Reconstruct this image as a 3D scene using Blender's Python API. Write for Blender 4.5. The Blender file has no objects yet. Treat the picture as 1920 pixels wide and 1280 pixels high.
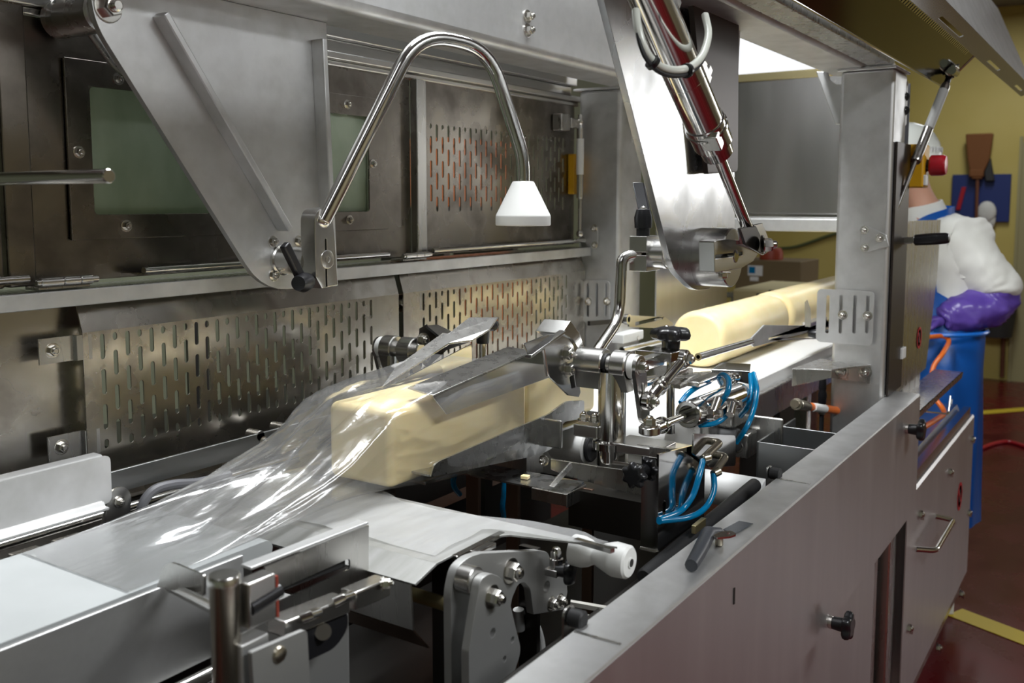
import bpy, bmesh, math, random
from mathutils import Vector, Matrix
random.seed(7)
SC = bpy.context.scene
COL = SC.collection
V = Vector

# ---------------------------------------------------------------- camera
F_PX, PX, PY = 1780.0, 960.0, 555.0          # focal length and principal point (1920 x 1280 frame)
CAM = V((0, 0, 1.55))
_x = V((2145 - PX, 378 - PY, F_PX)).normalized()      # long axis of the machine, in camera space
_v = V((0, 18500 - PY, F_PX)).normalized()
_dn = (_v - _x * _v.dot(_x)).normalized()
_z = -_dn
_y = _z.cross(_x)
RW = Matrix((_x, _y, _z))                      # camera space (right, down, forward) -> world
cam_d = bpy.data.cameras.new('camera')
cam_d.sensor_width = 36.0
cam_d.lens = 36.0 * F_PX / 1920.0
cam_d.shift_y = -(640 - PY) / 1920.0
cam_d.clip_start = 0.05
cam = bpy.data.objects.new('camera', cam_d)
COL.objects.link(cam)
right, down, fwd = RW @ V((1, 0, 0)), RW @ V((0, 1, 0)), RW @ V((0, 0, 1))
m3 = Matrix((right, -down, -fwd)).transposed()
cam.matrix_world = Matrix.Translation(CAM) @ m3.to_4x4()
SC.camera = cam
cam_d.dof.use_dof = True
cam_d.dof.focus_distance = 1.68
cam_d.dof.aperture_fstop = 5.6

# ---------------------------------------------------------------- light and exposure
SC.view_settings.view_transform = 'Standard'
SC.view_settings.look = 'None'
SC.view_settings.gamma = 1.0
SC.view_settings.use_curve_mapping = False
SC.view_settings.exposure = 0.0
w = bpy.data.worlds.new('world')
SC.world = w
w.use_nodes = True
bg = w.node_tree.nodes['Background']
bg.inputs[0].default_value = (0.75, 0.85, 1.0, 1)
bg.inputs[1].default_value = 0.05

def area(name, loc, size, energy, rot=(0, 0, 0), col=(0.95, 0.98, 1.0)):
    l = bpy.data.lights.new(name, 'AREA')
    l.shape = 'RECTANGLE'
    l.size, l.size_y = size
    l.energy = energy
    l.color = col
    o = bpy.data.objects.new(name, l)
    o.location = loc
    o.rotation_euler = rot
    COL.objects.link(o)
    return o
area('ceiling_light_machine', (1.75, 0.95, 3.12), (1.6, 0.40), 78)
area('ceiling_light_aisle', (1.1, -1.5, 3.12), (1.6, 0.5), 80)
area('ceiling_light_left', (-0.9, 0.6, 3.12), (1.4, 0.4), 10)
area('ceiling_light_far', (7.5, 0.9, 3.12), (1.4, 0.3), 24)
area('ceiling_light_behind', (2.4, 3.0, 3.12), (1.8, 0.3), 9)

# ---------------------------------------------------------------- helpers
def P(px, py, x=None, y=None, z=None):
    """point of the plane x=, y= or z= seen at a pixel of the 1920 x 1280 frame"""
    d = RW @ V((px - PX, py - PY, F_PX))
    if x is not None: t = (x - CAM.x) / d.x
    elif y is not None: t = (y - CAM.y) / d.y
    else: t = (z - CAM.z) / d.z
    return CAM + d * t

def D(px, py, depth):
    """point at a given depth along the view axis"""
    return CAM + (RW @ V((px - PX, py - PY, F_PX))) * (depth / F_PX)

def B():
    return bmesh.new()

def hexa(b, c8):
    v = [b.verts.new(c) for c in c8]
    for f in ((0,1,2,3), (7,6,5,4), (0,4,5,1), (1,5,6,2), (2,6,7,3), (3,7,4,0)):
        b.faces.new([v[i] for i in f])

def box(b, x0, x1, y0, y1, z0, z1):
    hexa(b, [(x0,y0,z0),(x0,y1,z0),(x1,y1,z0),(x1,y0,z0),(x0,y0,z1),(x0,y1,z1),(x1,y1,z1),(x1,y0,z1)])
    return b

def obox(b, c, u, v_, w_):
    c = V(c); u = V(u); v_ = V(v_); w_ = V(w_)
    hexa(b, [c-u-v_-w_, c-u+v_-w_, c+u+v_-w_, c+u-v_-w_, c-u-v_+w_, c-u+v_+w_, c+u+v_+w_, c+u-v_+w_])
    return b

def prism(b, pts, vec):
    """polygon in space swept along vec"""
    vec = V(vec)
    a = [b.verts.new(V(p)) for p in pts]
    c = [b.verts.new(V(p) + vec) for p in pts]
    n = len(pts)
    b.faces.new(a); b.faces.new(list(reversed(c)))
    for i in range(n):
        b.faces.new((a[i], c[i], c[(i+1) % n], a[(i+1) % n]))
    bmesh.ops.recalc_face_normals(b, faces=b.faces[:])
    return b

def frame_of(ax):
    ax = V(ax).normalized()
    h = V((0, 0, 1)) if abs(ax.z) < 0.9 else V((1, 0, 0))
    u = h.cross(ax).normalized()
    return ax, u, ax.cross(u)

def lathe(b, p0, ax, prof, n=24, phase=0.0):
    """profile of (distance along ax, radius) turned about ax from p0"""
    ax, u, v_ = frame_of(ax); p0 = V(p0)
    rings = []
    for t, r in prof:
        if r < 1e-6:
            rings.append([b.verts.new(p0 + ax * t)])
        else:
            rings.append([b.verts.new(p0 + ax * t + (u * math.cos(a) + v_ * math.sin(a)) * r)
                          for a in (phase + 2 * math.pi * i / n for i in range(n))])
    for i in range(len(rings) - 1):
        A, C = rings[i], rings[i+1]
        for k in range(n):
            l = (k + 1) % n
            q = []
            for vv in (A[k % len(A)], A[l % len(A)], C[l % len(C)], C[k % len(C)]):
                if vv not in q: q.append(vv)
            if len(q) > 2: b.faces.new(q)
    if len(rings[0]) > 1: b.faces.new(list(reversed(rings[0])))
    if len(rings[-1]) > 1: b.faces.new(rings[-1])
    return b

def cyl(b, p0, p1, r0, r1=None, n=24, ch=0.0):
    p0, p1 = V(p0), V(p1); L = (p1 - p0).length
    r1 = r0 if r1 is None else r1
    if ch: prof = [(0, r0 - ch), (ch, r0), (L - ch, r1), (L, r1 - ch)]
    else: prof = [(0, r0), (L, r1)]
    return lathe(b, p0, p1 - p0, prof, n)

def pipe(b, p0, p1, ro, ri, n=24):
    L = (V(p1) - V(p0)).length
    lathe(b, p0, V(p1) - V(p0), [(L * .5, ri), (0, ri), (0, ro), (L, ro), (L, ri), (L * .5, ri)], n)
    return b

def ball(b, c, r, n=16, squash=(1, 1, 1)):
    m = Matrix.Translation(V(c)) @ Matrix.Diagonal((r * squash[0], r * squash[1], r * squash[2], 1))
    bmesh.ops.create_uvsphere(b, u_segments=n, v_segments=max(6, n // 2), radius=1, matrix=m)
    return b

def fillet(pts, rad, n=6):
    pts = [V(p) for p in pts]; out = [pts[0]]
    for i in range(1, len(pts) - 1):
        a, p, c = pts[i-1], pts[i], pts[i+1]
        r = rad[i-1] if isinstance(rad, (list, tuple)) else rad
        d0, d1 = (a - p), (c - p)
        s = min(r, d0.length * .49, d1.length * .49)
        q0, q1 = p + d0.normalized() * s, p + d1.normalized() * s
        for k in range(n + 1):
            t = k / n
            out.append(q0 * (1-t)**2 + p * 2*t*(1-t) + q1 * t*t)
    out.append(pts[-1])
    return out

def tube(b, pts, r, n=14, rad=None, k=6, caps=True):
    pts = fillet(pts, rad, k) if rad else [V(p) for p in pts]
    rs = r if isinstance(r, (list, tuple)) else [r] * len(pts)
    rings = []; u = None
    for i, p in enumerate(pts):
        t = (pts[min(i+1, len(pts)-1)] - pts[max(i-1, 0)]).normalized()
        if u is None: _, u, _w = frame_of(t)
        u = (u - t * u.dot(t)).normalized(); w_ = t.cross(u)
        rings.append([b.verts.new(p + (u * math.cos(a) + w_ * math.sin(a)) * rs[i])
                      for a in (2 * math.pi * j / n for j in range(n))])
    for A, C in zip(rings, rings[1:]):
        for j in range(n):
            b.faces.new((A[j], A[(j+1) % n], C[(j+1) % n], C[j]))
    if caps:
        b.faces.new(list(reversed(rings[0]))); b.faces.new(rings[-1])
    return b

def spline(pts, n=8):
    """smooth curve through the points"""
    pts = [V(p) for p in pts]; out = []
    q = [pts[0] * 2 - pts[1]] + pts + [pts[-1] * 2 - pts[-2]]
    for i in range(1, len(q) - 2):
        a, p, c, d = q[i-1], q[i], q[i+1], q[i+2]
        for k in range(n):
            t = k / n
            out.append(0.5 * (2*p + (c-a)*t + (2*a-5*p+4*c-d)*t*t + (3*p-a-3*c+d)*t**3))
    out.append(pts[-1])
    return out

def hexbolt(b, p, ax, r=0.008, h=0.006, washer=True):
    """hexagon bolt head standing on p, washer under it"""
    ax = V(ax).normalized(); p = V(p)
    if washer:
        lathe(b, p - ax * .001, ax, [(0, r * 1.45), (.0022, r * 1.45), (.0025, r * 1.3)], 20)
    lathe(b, p + ax * (.0012 if washer else -.001), ax, [(0, r), (h * .8, r), (h, r * .86)], 6, 0.3)
    lathe(b, p + ax * h, ax, [(0, r * .62), (h * .45, r * .58), (h * .6, r * .4)], 14)
    return b

def star_knob(b, p, ax, r=0.026, h=0.02, lobes=6, stem=0.02, stem_r=0.011):
    """lobed knob: stem from p along ax, then the lobed grip"""
    ax, u, v_ = frame_of(ax); p = V(p)
    lathe(b, p, ax, [(0, stem_r), (stem, stem_r * 1.15), (stem + .002, stem_r * .9)], 18)
    n = lobes * 8; rings = []
    for t, s in ((0, .80), (.16, .95), (.45, 1.0), (.75, .95), (.93, .82), (1.0, .62)):
        ring = []
        for i in range(n):
            a = 2 * math.pi * i / n
            rr = r * s * (0.885 + 0.115 * math.cos(lobes * a))
            ring.append(b.verts.new(p + ax * (stem + h * t) + (u * math.cos(a) + v_ * math.sin(a)) * rr))
        rings.append(ring)
    for A, C in zip(rings, rings[1:]):
        for j in range(n):
            b.faces.new((A[j], A[(j+1) % n], C[(j+1) % n], C[j]))
    b.faces.new(list(reversed(rings[0]))); b.faces.new(rings[-1])
    return b

def rrect(x0, y0, x1, y1, r, n=4):
    out = []
    for cx, cy, a0 in ((x1-r, y0+r, -90), (x1-r, y1-r, 0), (x0+r, y1-r, 90), (x0+r, y0+r, 180)):
        for k in range(n + 1):
            a = math.radians(a0 + 90 * k / n)
            out.append((cx + r * math.cos(a), cy + r * math.sin(a)))
    return out

def circ(x, y, r, n=18):
    return [(x + r * math.cos(2*math.pi*k/n), y + r * math.sin(2*math.pi*k/n)) for k in range(n)]

def round_poly(pts, rad, n=5):
    """2D polygon with rounded corners; rad one value or one per corner"""
    out = []; m = len(pts)
    for i in range(m):
        a, p, c = V((*pts[i-1], 0)), V((*pts[i], 0)), V((*pts[(i+1) % m], 0))
        r = rad[i] if isinstance(rad, (list, tuple)) else rad
        if r <= 0: out.append((p.x, p.y)); continue
        s = min(r, (a-p).length * .48, (c-p).length * .48)
        q0, q1 = p + (a-p).normalized() * s, p + (c-p).normalized() * s
        for k in range(n + 1):
            t = k / n; q = q0*(1-t)**2 + p*2*t*(1-t) + q1*t*t
            out.append((q.x, q.y))
    return out

def sheet(b, outline, holes, t, O, U, W, bev=0.0):
    """flat plate with holes: 2D outline and holes in the (U, W) plane at O, thickness t along U x W"""
    cu = bpy.data.curves.new('tmp', 'CURVE')
    cu.dimensions = '2D'; cu.fill_mode = 'BOTH'; cu.extrude = max(t / 2 - bev, 1e-5)
    if bev: cu.bevel_depth = bev; cu.bevel_resolution = 1; cu.offset = -bev
    for loop in [outline] + list(holes):
        sp = cu.splines.new('POLY'); sp.points.add(len(loop) - 1)
        for q, (x, y) in zip(sp.points, loop): q.co = (x, y, 0, 1)
        sp.use_cyclic_u = True
    ob = bpy.data.objects.new('tmp', cu); COL.objects.link(ob)
    dg = bpy.context.evaluated_depsgraph_get(); dg.update()
    me = bpy.data.meshes.new_from_object(ob.evaluated_get(dg))
    U = V(U).normalized(); W = V(W).normalized(); N = U.cross(W); O = V(O)
    for vv in me.vertices:
        c = vv.co; vv.co = O + U * c.x + W * c.y + N * c.z
    b.from_mesh(me)
    bpy.data.objects.remove(ob); bpy.data.curves.remove(cu); bpy.data.meshes.remove(me)
    bmesh.ops.remove_doubles(b, verts=b.verts[:], dist=1e-6)
    return b

def path_sheet(b, path, t, along):
    """bent sheet metal: open path of points swept along a vector, thickness t to the left of the path"""
    along = V(along); ax = along.normalized()
    path = [V(p) for p in path]; off = []
    for i, p in enumerate(path):
        n = V((0, 0, 0))
        if i > 0: n += (path[i] - path[i-1]).normalized().cross(ax)
        if i < len(path) - 1: n += (path[i+1] - path[i]).normalized().cross(ax)
        n.normalize()
        ref = (path[min(i+1, len(path)-1)] - path[max(i-1, 0)]).normalized().cross(ax).normalized()
        off.append(p + n * (t / max(0.5, n.dot((path[i] - path[i-1]).normalized().cross(ax)) if i > 0 else n.dot(ref))))
    prism(b, path + off[::-1], along)
    return b

WL = {}
def obj(name, b, m, parent=None, bevel=0.0, smooth=35, kind=None, label=None, seg=2):
    bmesh.ops.recalc_face_normals(b, faces=b.faces[:])
    lo = V((min(v.co.x for v in b.verts), min(v.co.y for v in b.verts), min(v.co.z for v in b.verts)))
    hi = V((max(v.co.x for v in b.verts), max(v.co.y for v in b.verts), max(v.co.z for v in b.verts)))
    c = (lo + hi) / 2
    if parent is None: c.z = lo.z
    for v in b.verts: v.co -= c
    me = bpy.data.meshes.new(name)
    b.to_mesh(me); b.free()
    o = bpy.data.objects.new(name, me); COL.objects.link(o)
    me.materials.append(m)
    if smooth:
        me.shade_smooth(); me.set_sharp_from_angle(angle=math.radians(smooth))
    if parent is not None:
        o.parent = parent; o.location = c - WL[parent.name]
    else:
        o.location = c
    WL[o.name] = c
    if bevel:
        md = o.modifiers.new('bevel', 'BEVEL'); md.width = bevel; md.segments = seg
        md.limit_method = 'ANGLE'; md.angle_limit = math.radians(40); md.harden_normals = False
    if smooth and smooth <= 60:
        wn = o.modifiers.new('normals', 'WEIGHTED_NORMAL'); wn.keep_sharp = True
    if kind: o['kind'] = kind
    if label: o['label'] = label
    return o

def tag(o, label, cat, group=None):
    o['label'] = label; o['category'] = cat
    if group: o['group'] = group
    return o

def thing(name, label, cat, loc, group=None):
    o = bpy.data.objects.new(name, None); COL.objects.link(o)
    o.empty_display_size = 0.05
    o.location = V(loc); WL[o.name] = V(loc)
    return tag(o, label, cat, group)

def struct(name, b, m, **k):
    return obj(name, b, m, kind='structure', **k)

def bolt(parent, p, ax, r=0.008, h=0.006, washer=True, m=None):
    return obj('bolt', hexbolt(B(), p, ax, r, h, washer), m or M['bolt_steel'], parent)

# ---------------------------------------------------------------- materials
M = {}
def mat(name, col, rough=0.5, metal=0.0, **k):
    m = bpy.data.materials.new(name); m.use_nodes = True
    p = m.node_tree.nodes['Principled BSDF']
    p.inputs['Base Color'].default_value = (*col, 1)
    p.inputs['Roughness'].default_value = rough
    p.inputs['Metallic'].default_value = metal
    for a, b_ in k.items():
        p.inputs[a.replace('_', ' ')].default_value = b_
    M[name] = m
    return m

def nodes(m):
    nt = m.node_tree
    return nt, nt.nodes['Principled BSDF']

def streaks(m, c0, c1, scale=(1, 1, 1), ns=6.0, lo=.35, hi=.7, bump=0.0, rough=None, detail=6.0):
    """noise-driven stain or brush marks: colour between c0 and c1, optional bump and roughness range"""
    nt, p = nodes(m)
    tc = nt.nodes.new('ShaderNodeTexCoord'); mp = nt.nodes.new('ShaderNodeMapping')
    mp.inputs['Scale'].default_value = scale
    nz = nt.nodes.new('ShaderNodeTexNoise'); nz.inputs['Scale'].default_value = ns; nz.inputs['Detail'].default_value = detail
    rp = nt.nodes.new('ShaderNodeValToRGB')
    rp.color_ramp.elements[0].position = lo; rp.color_ramp.elements[1].position = hi
    rp.color_ramp.elements[0].color = (*c0, 1); rp.color_ramp.elements[1].color = (*c1, 1)
    L = nt.links.new
    L(tc.outputs['Object'], mp.inputs['Vector']); L(mp.outputs[0], nz.inputs['Vector'])
    L(nz.outputs[0], rp.inputs[0]); L(rp.outputs[0], p.inputs['Base Color'])
    if rough:
        mr = nt.nodes.new('ShaderNodeMapRange')
        mr.inputs['From Min'].default_value = lo; mr.inputs['From Max'].default_value = hi
        mr.inputs['To Min'].default_value = rough[0]; mr.inputs['To Max'].default_value = rough[1]
        L(nz.outputs[0], mr.inputs['Value']); L(mr.outputs[0], p.inputs['Roughness'])
    if bump:
        bp = nt.nodes.new('ShaderNodeBump'); bp.inputs['Strength'].default_value = bump; bp.inputs['Distance'].default_value = .002
        L(nz.outputs[0], bp.inputs['Height']); L(bp.outputs[0], p.inputs['Normal'])
    return m

streaks(mat('blasted_steel', (.6, .6, .6), .45, .85), (.56, .56, .55), (.70, .70, .70), ns=14, lo=.3, hi=.6, bump=.06, rough=(.52, .42))
streaks(mat('brushed_steel', (.5, .5, .5), .3, 1.0), (.53, .52, .50), (.56, .55, .53), scale=(14, 14, 2), ns=3, lo=.3, hi=.75, rough=(.26, .30))
streaks(mat('stained_steel', (.5, .5, .5), .32, 1.0), (.36, .33, .29), (.54, .51, .46), scale=(1, 1, 1), ns=11, lo=.36, hi=.55, bump=.03, rough=(.34, .21), detail=9)
streaks(mat('sheet_steel', (.5, .5, .5), .3, 1.0), (.54, .53, .52), (.62, .61, .60), scale=(9, 9, 1.2), ns=2, lo=.3, hi=.75, rough=(.25, .275))
streaks(mat('rail_steel', (.5, .5, .5), .45, .9), (.56, .54, .54), (.63, .61, .61), scale=(9, 9, 1.2), ns=2, lo=.3, hi=.75, rough=(.38, .44))
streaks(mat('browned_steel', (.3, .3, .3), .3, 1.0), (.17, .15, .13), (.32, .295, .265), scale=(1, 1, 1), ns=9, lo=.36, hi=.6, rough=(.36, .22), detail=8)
mat('polished_steel', (.68, .67, .65), .13, 1.0)
mat('bolt_steel', (.66, .64, .60), .2, 1.0)
mat('machined_steel', (.64, .63, .61), .25, 1.0)
mat('mirror_steel', (.55, .55, .55), .09, 1.0)
mat('black_plastic', (.012, .012, .014), .3)
mat('black_rubber', (.015, .015, .016), .55)
mat('grey_rubber', (.10, .10, .11), .5)
mat('white_plastic', (.86, .86, .84), .35, 0, Subsurface_Weight=.15, Subsurface_Radius=(.01, .01, .01))
mat('ivory_plastic', (.74, .72, .66), .42)
mat('blue_tape', (.05, .055, .065), .4)
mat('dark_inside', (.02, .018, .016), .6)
streaks(mat('belt_grey', (.66, .67, .68), .42), (.47, .49, .49), (.53, .55, .55), ns=9, lo=.3, hi=.7)
mat('belt_white', (.80, .80, .79), .4)
mat('jaw_steel', (.56, .56, .55), .2, 1.0)
streaks(mat('cheese', (.80, .66, .38), .38, 0, Subsurface_Weight=.2, Subsurface_Radius=(.02, .012, .004), Subsurface_Scale=.5), (.90, .73, .38), (.93, .79, .47), ns=16, lo=.3, hi=.7, bump=.08)
mat('blue_hose', (.0, .24, .52), .15, 0, Transmission_Weight=.3)
mat('orange_cable', (.75, .16, .02), .4)
mat('grey_cable', (.35, .35, .34), .5)
mat('yellow_plastic', (.62, .33, .01), .4)
mat('red_plastic', (.42, .008, .02), .35)
mat('label_white', (.75, .75, .73), .5)
mat('label_red', (.55, .02, .03), .5)
mat('label_ink', (.03, .03, .03), .6)
mat('brass', (.46, .42, .34), .3, 1.0)
mat('dimmed_mirror', (.12, .12, .12), .10, 1.0)  # mirror steel with the lid's dark reflections put into its base colour

streaks(mat('arm_steel', (.6, .6, .6), .3, 1.0), (.50, .50, .50), (.68, .68, .68), ns=9, lo=.35, hi=.65, bump=.05, rough=(.34, .20))
streaks(mat('smeared_steel', (.5, .5, .5), .3, 1.0), (.46, .46, .46), (.56, .56, .55), ns=30, lo=.4, hi=.6, bump=.02, rough=(.34, .22))
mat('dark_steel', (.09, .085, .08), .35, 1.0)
mat('shaded_dark_steel', (.055, .045, .04), .38, .7)  # near-black tone; puts a dark reflection into the flange plate's colour
mat('rust_steel', (.30, .20, .15), .35, 1.0)
mat('brown_steel', (.36, .33, .28), .25, 1.0)
mat('brass_trim', (.55, .47, .25), .3, .9)
mat('satin_grey', (.36, .37, .37), .38, 1.0)
streaks(mat('satin_white', (.5, .5, .49), .42, .5), (.36, .36, .34), (.46, .46, .45), scale=(3, 14, 3), ns=3, lo=.35, hi=.65)
mat('cast_grey', (.42, .42, .41), .5, .7)
mat('rust_red', (.30, .05, .03), .5)
def plastic_film(name, spec_lo, spec_hi, haze, rough, bump):
    """thin clear film: mostly transparent, glossy at grazing angles, faint white haze"""
    m = bpy.data.materials.new(name); m.use_nodes = True; M[name] = m
    nt = m.node_tree; nt.nodes.remove(nt.nodes['Principled BSDF'])
    out = nt.nodes['Material Output']; L = nt.links.new
    tr = nt.nodes.new('ShaderNodeBsdfTransparent'); tr.inputs[0].default_value = (.96, .96, .96, 1)
    gl = nt.nodes.new('ShaderNodeBsdfGlossy'); gl.inputs['Roughness'].default_value = rough
    df = nt.nodes.new('ShaderNodeBsdfDiffuse'); df.inputs[0].default_value = (.9, .9, .9, 1)
    lw = nt.nodes.new('ShaderNodeLayerWeight'); lw.inputs['Blend'].default_value = .35
    mr = nt.nodes.new('ShaderNodeMapRange'); mr.inputs['To Min'].default_value = spec_lo; mr.inputs['To Max'].default_value = spec_hi
    m1 = nt.nodes.new('ShaderNodeMixShader'); m2 = nt.nodes.new('ShaderNodeMixShader'); m2.inputs[0].default_value = haze
    tc = nt.nodes.new('ShaderNodeTexCoord'); mp = nt.nodes.new('ShaderNodeMapping'); mp.inputs['Scale'].default_value = (5, 26, 26)
    nz = nt.nodes.new('ShaderNodeTexNoise'); nz.inputs['Scale'].default_value = 1.0; nz.inputs['Detail'].default_value = 3; nz.inputs['Distortion'].default_value = 1.2
    bp = nt.nodes.new('ShaderNodeBump'); bp.inputs['Strength'].default_value = bump; bp.inputs['Distance'].default_value = .01
    L(tc.outputs['Object'], mp.inputs[0]); L(mp.outputs[0], nz.inputs['Vector']); L(nz.outputs[0], bp.inputs['Height'])
    L(bp.outputs[0], gl.inputs['Normal']); L(bp.outputs[0], lw.inputs['Normal'])
    L(lw.outputs['Fresnel'], mr.inputs['Value'])
    L(tr.outputs[0], m2.inputs[1]); L(df.outputs[0], m2.inputs[2])
    L(mr.outputs[0], m1.inputs[0]); L(m2.outputs[0], m1.inputs[1]); L(gl.outputs[0], m1.inputs[2])
    L(m1.outputs[0], out.inputs['Surface'])
    return m
plastic_film('bag', .08, .6, .08, .19, .2)
plastic_film('film', .04, .35, .25, .25, .4)
# ================================================================ the room
streaks(mat('wall_paint', (.62, .52, .22), .55), (.58, .46, .11), (.66, .54, .17), ns=1.5, lo=.3, hi=.7)
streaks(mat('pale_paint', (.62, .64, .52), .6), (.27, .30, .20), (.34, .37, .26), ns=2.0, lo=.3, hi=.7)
streaks(mat('red_floor', (.085, .006, .008), .22, 0, Specular_IOR_Level=.22), (.075, .004, .006), (.115, .007, .009), ns=5, lo=.3, hi=.7, bump=.05, rough=(.2, .34))
streaks(mat('white_paint', (.75, .75, .74), .6), (.33, .29, .17), (.38, .33, .20), ns=2.0, lo=.3, hi=.7)
mat('line_yellow', (.62, .46, .03), .45)
mat('ceiling_white', (.24, .24, .235), .7)
mat('door_grey', (.38, .34, .17), .5)
struct('floor', box(B(), -3, 9.3, -3.4, 4.2, -.06, 0), M['red_floor'])
struct('ceiling', box(B(), -3, 9.3, -3.4, 4.2, 3.2, 3.26), M['ceiling_white'])
struct('wall_right', box(B(), 9.2, 9.3, -3.4, 4.2, 0, 3.2), M['wall_paint'])
struct('wall_left', box(B(), -3.1, -3, -3.4, 4.2, 0, 3.2), M['pale_paint'])
struct('wall_back', box(B(), -3, 9.3, 4.2, 4.3, 0, 3.2), M['pale_paint'])
struct('wall_front', box(B(), -3, 9.3, -3.5, -3.4, 0, 3.2), M['white_paint'])

m = mat('wall_glow', (.9, .9, .9), .5)
nodes(m)[1].inputs['Emission Color'].default_value = (.95, .97, 1, 1); nodes(m)[1].inputs['Emission Strength'].default_value = 1.0
struct('wall_glow_1', box(B(), 9.185, 9.199, 2.4, 3.6, 2.6, 3.15), m)  # glowing panel added for the bright upper wall, no real window
struct('trim_1', box(box(box(B(), 9.17, 9.1995, 2.34, 3.66, 2.54, 2.6), 9.17, 9.1995, 2.34, 2.4, 2.6, 3.15), 9.17, 9.1995, 3.6, 3.66, 2.6, 3.15), M['pale_paint'])
m = mat('aisle_glass', (.9, .9, .9), .5)
nodes(m)[1].inputs['Emission Color'].default_value = (.95, .97, 1, 1); nodes(m)[1].inputs['Emission Strength'].default_value = 14.0
struct('window_2', box(B(), 9.185, 9.199, -2.98, -2.2, 1.7, 2.85), m)
# ================================================================ rear side of the machine
YP = 1.40          # face of the lower perforated panels
YU = 1.44          # face of the upper panels
def slots(x0, x1, nx, z0, z1, pitch, length, width):
    hs = []
    for i in range(nx):
        x = x0 + (x1 - x0) * i / (nx - 1)
        off = 0 if i % 2 == 0 else pitch / 2
        k = -1
        while True:
            top = z1 - k * pitch - off
            bot = top - length
            k += 1
            if top < z0 + .004: break
            t_, b_ = min(top, z1), max(bot, z0)
            if t_ - b_ < width * 1.3: continue
            hs.append([(x + width/2 * math.cos(a), (t_ - width/2 if s > 0 else b_ + width/2) + width/2 * math.sin(a))
                       for s, a in [(1, math.radians(d)) for d in (0, 45, 90, 135, 180)] + [(-1, math.radians(d)) for d in (180, 225, 270, 315, 360)]])
    return hs
def perforated(name, label, x0, x1, zb, zt, hole_args, y, top_bend=True, brackets=()):
    t = thing(name, label, 'panel', (x0, y, zb))
    b = sheet(B(), [(x0, zb), (x1, zb), (x1, zt), (x0, zt)], slots(*hole_args), .003, (0, y, 0), (1, 0, 0), (0, 0, 1))
    obj('perforated_sheet', b, M['stained_steel'], t, smooth=0)
    if top_bend:
        b = prism(B(), [(x0, y - .0015, zt), (x0, y + .0015, zt), (x0, y + .018, zt + .054), (x0, y + .015, zt + .054)], (x1 - x0, 0, 0))
        obj('bent_top_edge', b, M['stained_steel'], t)
    b = prism(B(), [(x0, y - .0015, zb), (x0, y + .0015, zb), (x0, y + .018, zb - .03), (x0, y + .015, zb - .03)], (x1 - x0, 0, 0))
    obj('bent_bottom_edge', b, M['stained_steel'], t)
    for (bx, bz) in brackets:
        k = obj('standoff_bracket', path_sheet(B(), [(bx + .052, y + .001, bz), (bx + .03, y + .003, bz), (bx + .028, y + .012, bz), (bx - .03, y + .012, bz)], .003, (0, 0, -.04)), M['brushed_steel'], t)
        bolt(k, (bx - .008, y + .010, bz - .02), (0, -1, 0), .0085, .007)
    return t
pitch = (1.346 - 1.147) / 4.62
perforated('perforated_panel', 'lower perforated stainless panel left of the hanging cone with slotted holes', .872, 1.645, 1.06, 1.342,
           (.906, 1.552, 29, 1.147, 1.337, .058, .042, .0085), YP, True, [(q_.x + .008, q_.z + .02) for q_ in (P(98, 657, y=YP + .010), P(115, 838, y=YP + .010))])
perforated('perforated_panel', 'lower perforated stainless panel between the hanging cone and the rear post', 1.662, 2.512, 1.06, 1.342,
           (1.735, 2.40, 29, 1.147, 1.337, .058, .042, .0085), YP, True, [(q_.x + .008, q_.z + .02) for q_ in (P(752, 568, y=YP + .010),)])
t = thing('perforated_panel', 'upper perforated panel above the ledge beside the rear gas strut, yellow light through it', 'panel', (1.785, YU, 1.42))
obj('perforated_sheet', sheet(B(), [(1.783, 1.422), (2.51, 1.422), (2.51, 1.834), (1.783, 1.834)],
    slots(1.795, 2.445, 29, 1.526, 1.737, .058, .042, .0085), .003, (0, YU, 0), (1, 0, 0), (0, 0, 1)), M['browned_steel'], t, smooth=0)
obj('edge_fold', box(B(), 1.746, 1.781, YU - .018, YU + .004, 1.425, 1.834), M['brushed_steel'], t, .002)
# window panel
t = thing('window_panel', 'dark steel door panel with greenish viewing pane behind the triangular arm plate', 'panel', (.83, YU, 1.42))
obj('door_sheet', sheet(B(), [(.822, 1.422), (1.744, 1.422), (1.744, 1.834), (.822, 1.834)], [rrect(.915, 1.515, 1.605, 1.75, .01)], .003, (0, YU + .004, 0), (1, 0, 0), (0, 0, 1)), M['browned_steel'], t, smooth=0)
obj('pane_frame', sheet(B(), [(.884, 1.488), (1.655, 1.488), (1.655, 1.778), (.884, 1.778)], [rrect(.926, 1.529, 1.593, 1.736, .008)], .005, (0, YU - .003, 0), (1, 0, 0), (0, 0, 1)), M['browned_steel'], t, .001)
m = mat('pane_plastic', (.50, .60, .46), .25)
nt, p = nodes(m)
tr = nt.nodes.new('ShaderNodeBsdfTransparent'); tr.inputs[0].default_value = (.75, .85, .72, 1)
mx = nt.nodes.new('ShaderNodeMixShader'); mx.inputs[0].default_value = .6
nt.links.new(tr.outputs[0], mx.inputs[1]); nt.links.new(p.outputs[0], mx.inputs[2])
nt.links.new(mx.outputs[0], nt.nodes['Material Output'].inputs['Surface'])
streaks(m, (.36, .42, .33), (.47, .53, .43), scale=(6, 1, 3), ns=2.0, lo=.35, hi=.62)
obj('pane', box(B(), .918, 1.60, YU + .0065, YU + .0105, 1.518, 1.747), m, t)
for px, py in ((148, 285), (237, 423), (651, 196), (699, 307), (655, 412), (222, 148)):
    q = P(px, py, y=YU - .006); bolt(t, q, (0, -1, 0), .007, .007)
for x in (.80, ):
    pass
t = thing('rear_stile', 'dark vertical steel stile at the left edge behind the horizontal rod', 'frame', (.79, YU, 1.42))
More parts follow.
